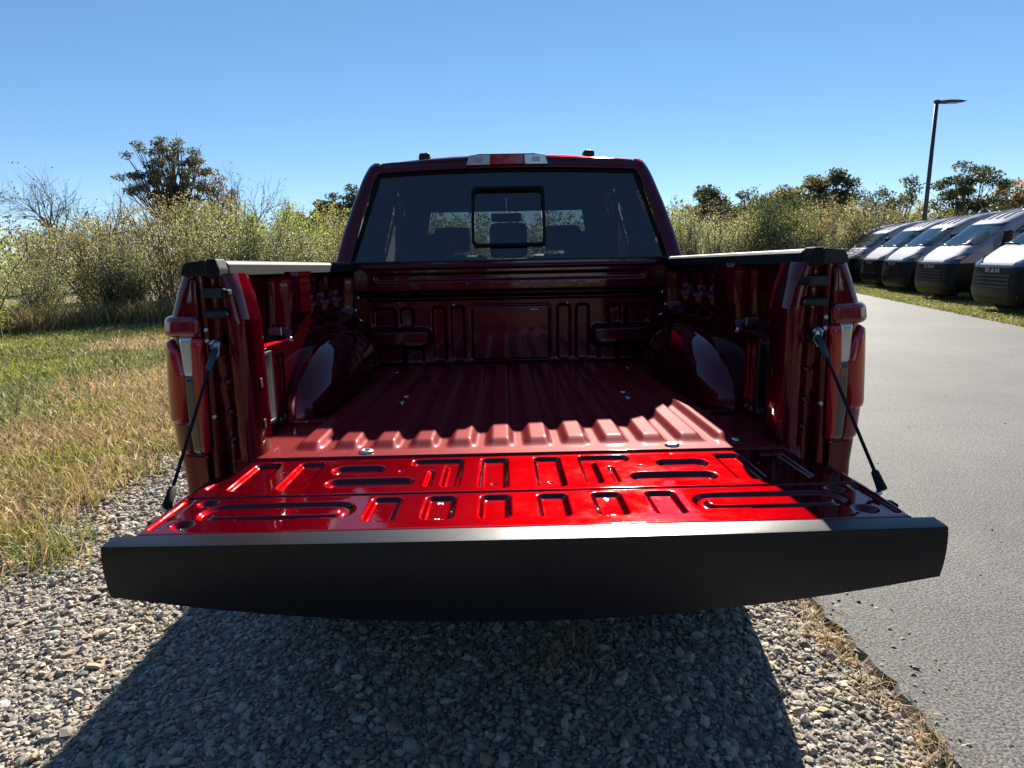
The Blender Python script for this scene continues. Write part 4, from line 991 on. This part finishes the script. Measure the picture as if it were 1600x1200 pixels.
KIND = {'olive': [shrub_meshes(101+i, 3, OLIVE) for i in range(2)], 'ygreen': [shrub_meshes(111+i, 3, YGRN, 32, 10500) for i in range(2)],
        'grey': [shrub_meshes(121+i, 3, GREY, 34, 11500, .052) for i in range(2)], 'brown': [shrub_meshes(131+i, 3, BROWN, 40, 7000, .05, .36) for i in range(2)],
        'dark': [shrub_meshes(141, 3, DKG, 26, 9500, .075)]}
r = np.random.default_rng(5); cnt = {}
TXT = {'olive': 'olive green shrub', 'ygreen': 'bright yellow green shrub', 'grey': 'grey green shrub', 'brown': 'brown twiggy shrub', 'dark': 'dark green leafy shrub'}
def shrub(kind, x, y, h, label, group):
    k = cnt.get(kind, 0); cnt[kind] = k+1; ms = KIND[kind][k % len(KIND[kind])]
    return place_tree('shrub', (x, y, 0), ms, label, 'shrub', r.uniform(0, 6.28), h/3, group)
PL = {'olive': 'olive shrub', 'ygreen': 'bright yellow green shrub', 'grey': 'grey green shrub', 'brown': 'brown twiggy shrub', 'dark': 'dark leafy shrub'}
row1 = [('grey', -10.9, 13.8, 2.0), ('dark', -9.9, 14.4, 2.0), ('grey', -9.1, 14.6, 2.3), ('olive', -8.3, 15.1, 2.6), ('grey', -7.3, 15.0, 2.8), ('dark', -6.6, 15.4, 2.4), ('grey', -5.8, 15.6, 2.6), ('grey', -4.8, 15.9, 2.5), ('brown', -3.9, 16.2, 2.6), ('brown', -3.0, 16.4, 2.6), ('grey', -2.0, 16.6, 2.5), ('olive', -1.0, 16.8, 2.5)]
row2 = [('brown', -13.2, 17, 2.7), ('olive', -12.1, 17.4, 3.0), ('brown', -11.0, 17.2, 3.3), ('brown', -10.0, 17.8, 3.8), ('olive', -9.0, 17.6, 3.7), ('brown', -8.2, 18.1, 3.5), ('ygreen', -7.2, 18.0, 3.4), ('ygreen', -6.2, 18.4, 3.2), ('olive', -5.2, 18.6, 3.2), ('ygreen', -4.4, 19.0, 3.2), ('brown', -3.4, 19.2, 3.3), ('olive', -2.3, 19.4, 3.0), ('olive', -.8, 19.6, 2.9)]
row3 = [('olive', -17.5, 24, 3.2), ('brown', -16, 24.5, 3.4), ('olive', -14.3, 24, 3.9), ('grey', -12.4, 24.6, 4.3), ('olive', -10.6, 25, 4.3), ('ygreen', -8.8, 25, 4.1), ('olive', -7, 25.6, 4.0), ('brown', -5.2, 26, 3.9), ('olive', -3.4, 26, 3.7)]
ORD = ['leftmost', 'second', 'third', 'fourth', 'fifth', 'sixth', 'seventh', 'eighth']
def plant_rows(sets):
    for rows, where in sets:
        rows = sorted(rows, key=lambda q: q[1]/(q[2]+1.7)); tot = {}; seen = {}
        for q in rows: tot[q[0]] = tot.get(q[0], 0)+1
        for kind, x, y, h in rows:
            k = seen.get(kind, 0); seen[kind] = k+1
            lab = TXT[kind] if tot[kind] == 1 else ('leftmost '+TXT[kind] if k == 0 else ('rightmost '+TXT[kind] if k == tot[kind]-1 else ORD[k]+' '+TXT[kind]+' from the left'))
            if tot[kind] == 1: lab = 'only '+lab
            shrub(kind, x+r.normal(0, .12), y+r.normal(0, .2), h, lab+', '+where, 'shrubs of the '+where)
plant_rows(((row1, 'front brush line left of truck'), (row2, 'second brush line left of truck'), (row3, 'rear brush line left of truck')))
shrub('ygreen', -10.6, 11.4, 2.7, 'bright leafy bush cut off by the left edge of the picture', None); cnt['ygreen'] = 0
rowr = [('ygreen', 6.3, 25, 3.4), ('grey', 7.4, 24.6, 3.2), ('grey', 8.6, 25, 3.2), ('olive', 9.8, 25.4, 3.4), ('dark', 10.9, 25.8, 3.6), ('dark', 12.2, 26.4, 3.9), ('olive', 13.4, 27, 3.7), ('brown', 14.6, 27.6, 3.9), ('olive', 15.9, 28.4, 3.9), ('brown', 17.2, 29.2, 4.0), ('grey', 11.6, 24.9, 2.4), ('grey', 13.3, 25.8, 2.6)]
rowr2 = [('olive', 5, 30, 3.6), ('dark', 7, 30, 4.2), ('olive', 9, 30.5, 4.2), ('brown', 11, 31, 4.4), ('dark', 13, 31.5, 4.7), ('dark', 15.2, 32, 4.6), ('brown', 17.5, 33, 4.7), ('dark', 19.6, 33.5, 4.8), ('brown', 21.8, 35, 4.7), ('olive', 24, 36, 4.4), ('olive', 27, 38, 4.0), ('brown', 30, 39, 4.2), ('olive', 33, 40, 4.0), ('olive', 2, 30, 3.4)]
plant_rows(((rowr, 'front brush line right of cab'), (rowr2, 'rear brush line right of cab')))
# undergrowth: tall weeds at the foot of the brush, and the far wood that reads as one mass
n = 16000; x = r.uniform(-15, 1, n); y = 13.2+(x+10)*.28+np.abs(r.normal(0, .9, n)); y = np.where(x < -10, 12.0+np.abs(r.normal(0, 1.2, n)), y)
cc = hsv_cols(n, GRN+DRY+BROWN, r, .3); pw_ = blades(x, y, r.uniform(.15, .75, n), r.uniform(.012, .03, n), r.uniform(.2, .9, n), cc, r)
fast_mesh('undergrowth', pw_[0], pw_[1], GRASS, col=pw_[2], kind='stuff', label='tall mixed weeds at the foot of the left brush', cat='weeds')
def far_mass(name, n, x0, x1, y, hf, cols, label, ls=.35):
    x = r.uniform(x0, x1, n); h = hf(x)*(1+.12*np.sin(x*1.7)+.1*np.sin(x*4.1+1)); z = h*r.random(n)**.7
    pos = np.stack([x, y+r.normal(0, 1.6, n)*(1-.5*z/np.maximum(h, .1)), z], -1); tone = np.exp(.28*np.sin(x*2.3+z*2)+.2*np.sin(x*5.1-z*3))
    V, F, c = leaves_geo(pos, np.full(n, ls), hsv_cols(n, cols, r)*tone[:, None], r)
    fast_mesh(name, V, F, LEAF, col=c, kind='stuff', label=label, cat='wood')
far_mass('far_wood', 16000, -75, 5, 62, lambda x: np.interp(x, [-75, -40, -20, -5, 5], [5.0, 5.2, 5.0, 5.6, 5.2]), OLIVE+BROWN+DKG, 'far low wood along the horizon left of the truck')
far_mass('far_wood', 16000, 4, 80, 58, lambda x: np.interp(x, [4, 20, 40, 80], [5.2, 5.4, 4.6, 5.0]), OLIVE+BROWN+DKG, 'far low wood along the horizon right of the truck')
DEEP = [(.018, .025, .012), (.026, .032, .015)]
far_mass('added_dark_hedge', 15000, -40, .2, -11, lambda x: 5.5+0*x, DEEP, 'added dark hedge, unseen behind the photographer, left of the drive', .5)  # unseen hedges added so rear-facing paint reflects something darker than sky
far_mass('added_dark_hedge', 11000, 8.5, 40, -11, lambda x: 5.5+0*x, DEEP, 'added dark hedge, unseen behind the photographer, right of the drive', .5)
# dry stalks at the edge of the mown grass
STALK = P('dry_stalk', (.22, .12, .08), .9)
for (x, y, h, lab) in ((-6.35, 11.6, 1.45, 'tall reddish dry weed stalk beside the left tail lamp'), (-6.9, 12.0, 1.1, 'shorter reddish dry weed stalk left of the tall one'), (-10.2, 10.4, 1.5, 'dark dry weed with many stems at the left edge')):
    segs = []
    for i in range(9):
        a = r.uniform(0, 6.28); f = abs(r.normal(0, .16)); hh = h*r.uniform(.6, 1)
        pts = [Vector((math.cos(a)*f*hh*t**1.4, math.sin(a)*f*hh*t**1.4, hh*t)) for t in np.linspace(0, 1, 5)]; segs.append((pts, [.009, .008, .006, .005, .003]))
        for q in range(4):
            b = pts[r.integers(2, 5)]; segs.append(([b, b+Vector((r.normal(0, .08), r.normal(0, .08), .12))], [.005, .008]))
    w_ = empty('dry_weed', Matrix.Translation((x, y, 0)), label=lab, cat='weed')
    put(bpy.data.objects.new('stems', segs_mesh('stems', segs, STALK, None, 4)), w_)
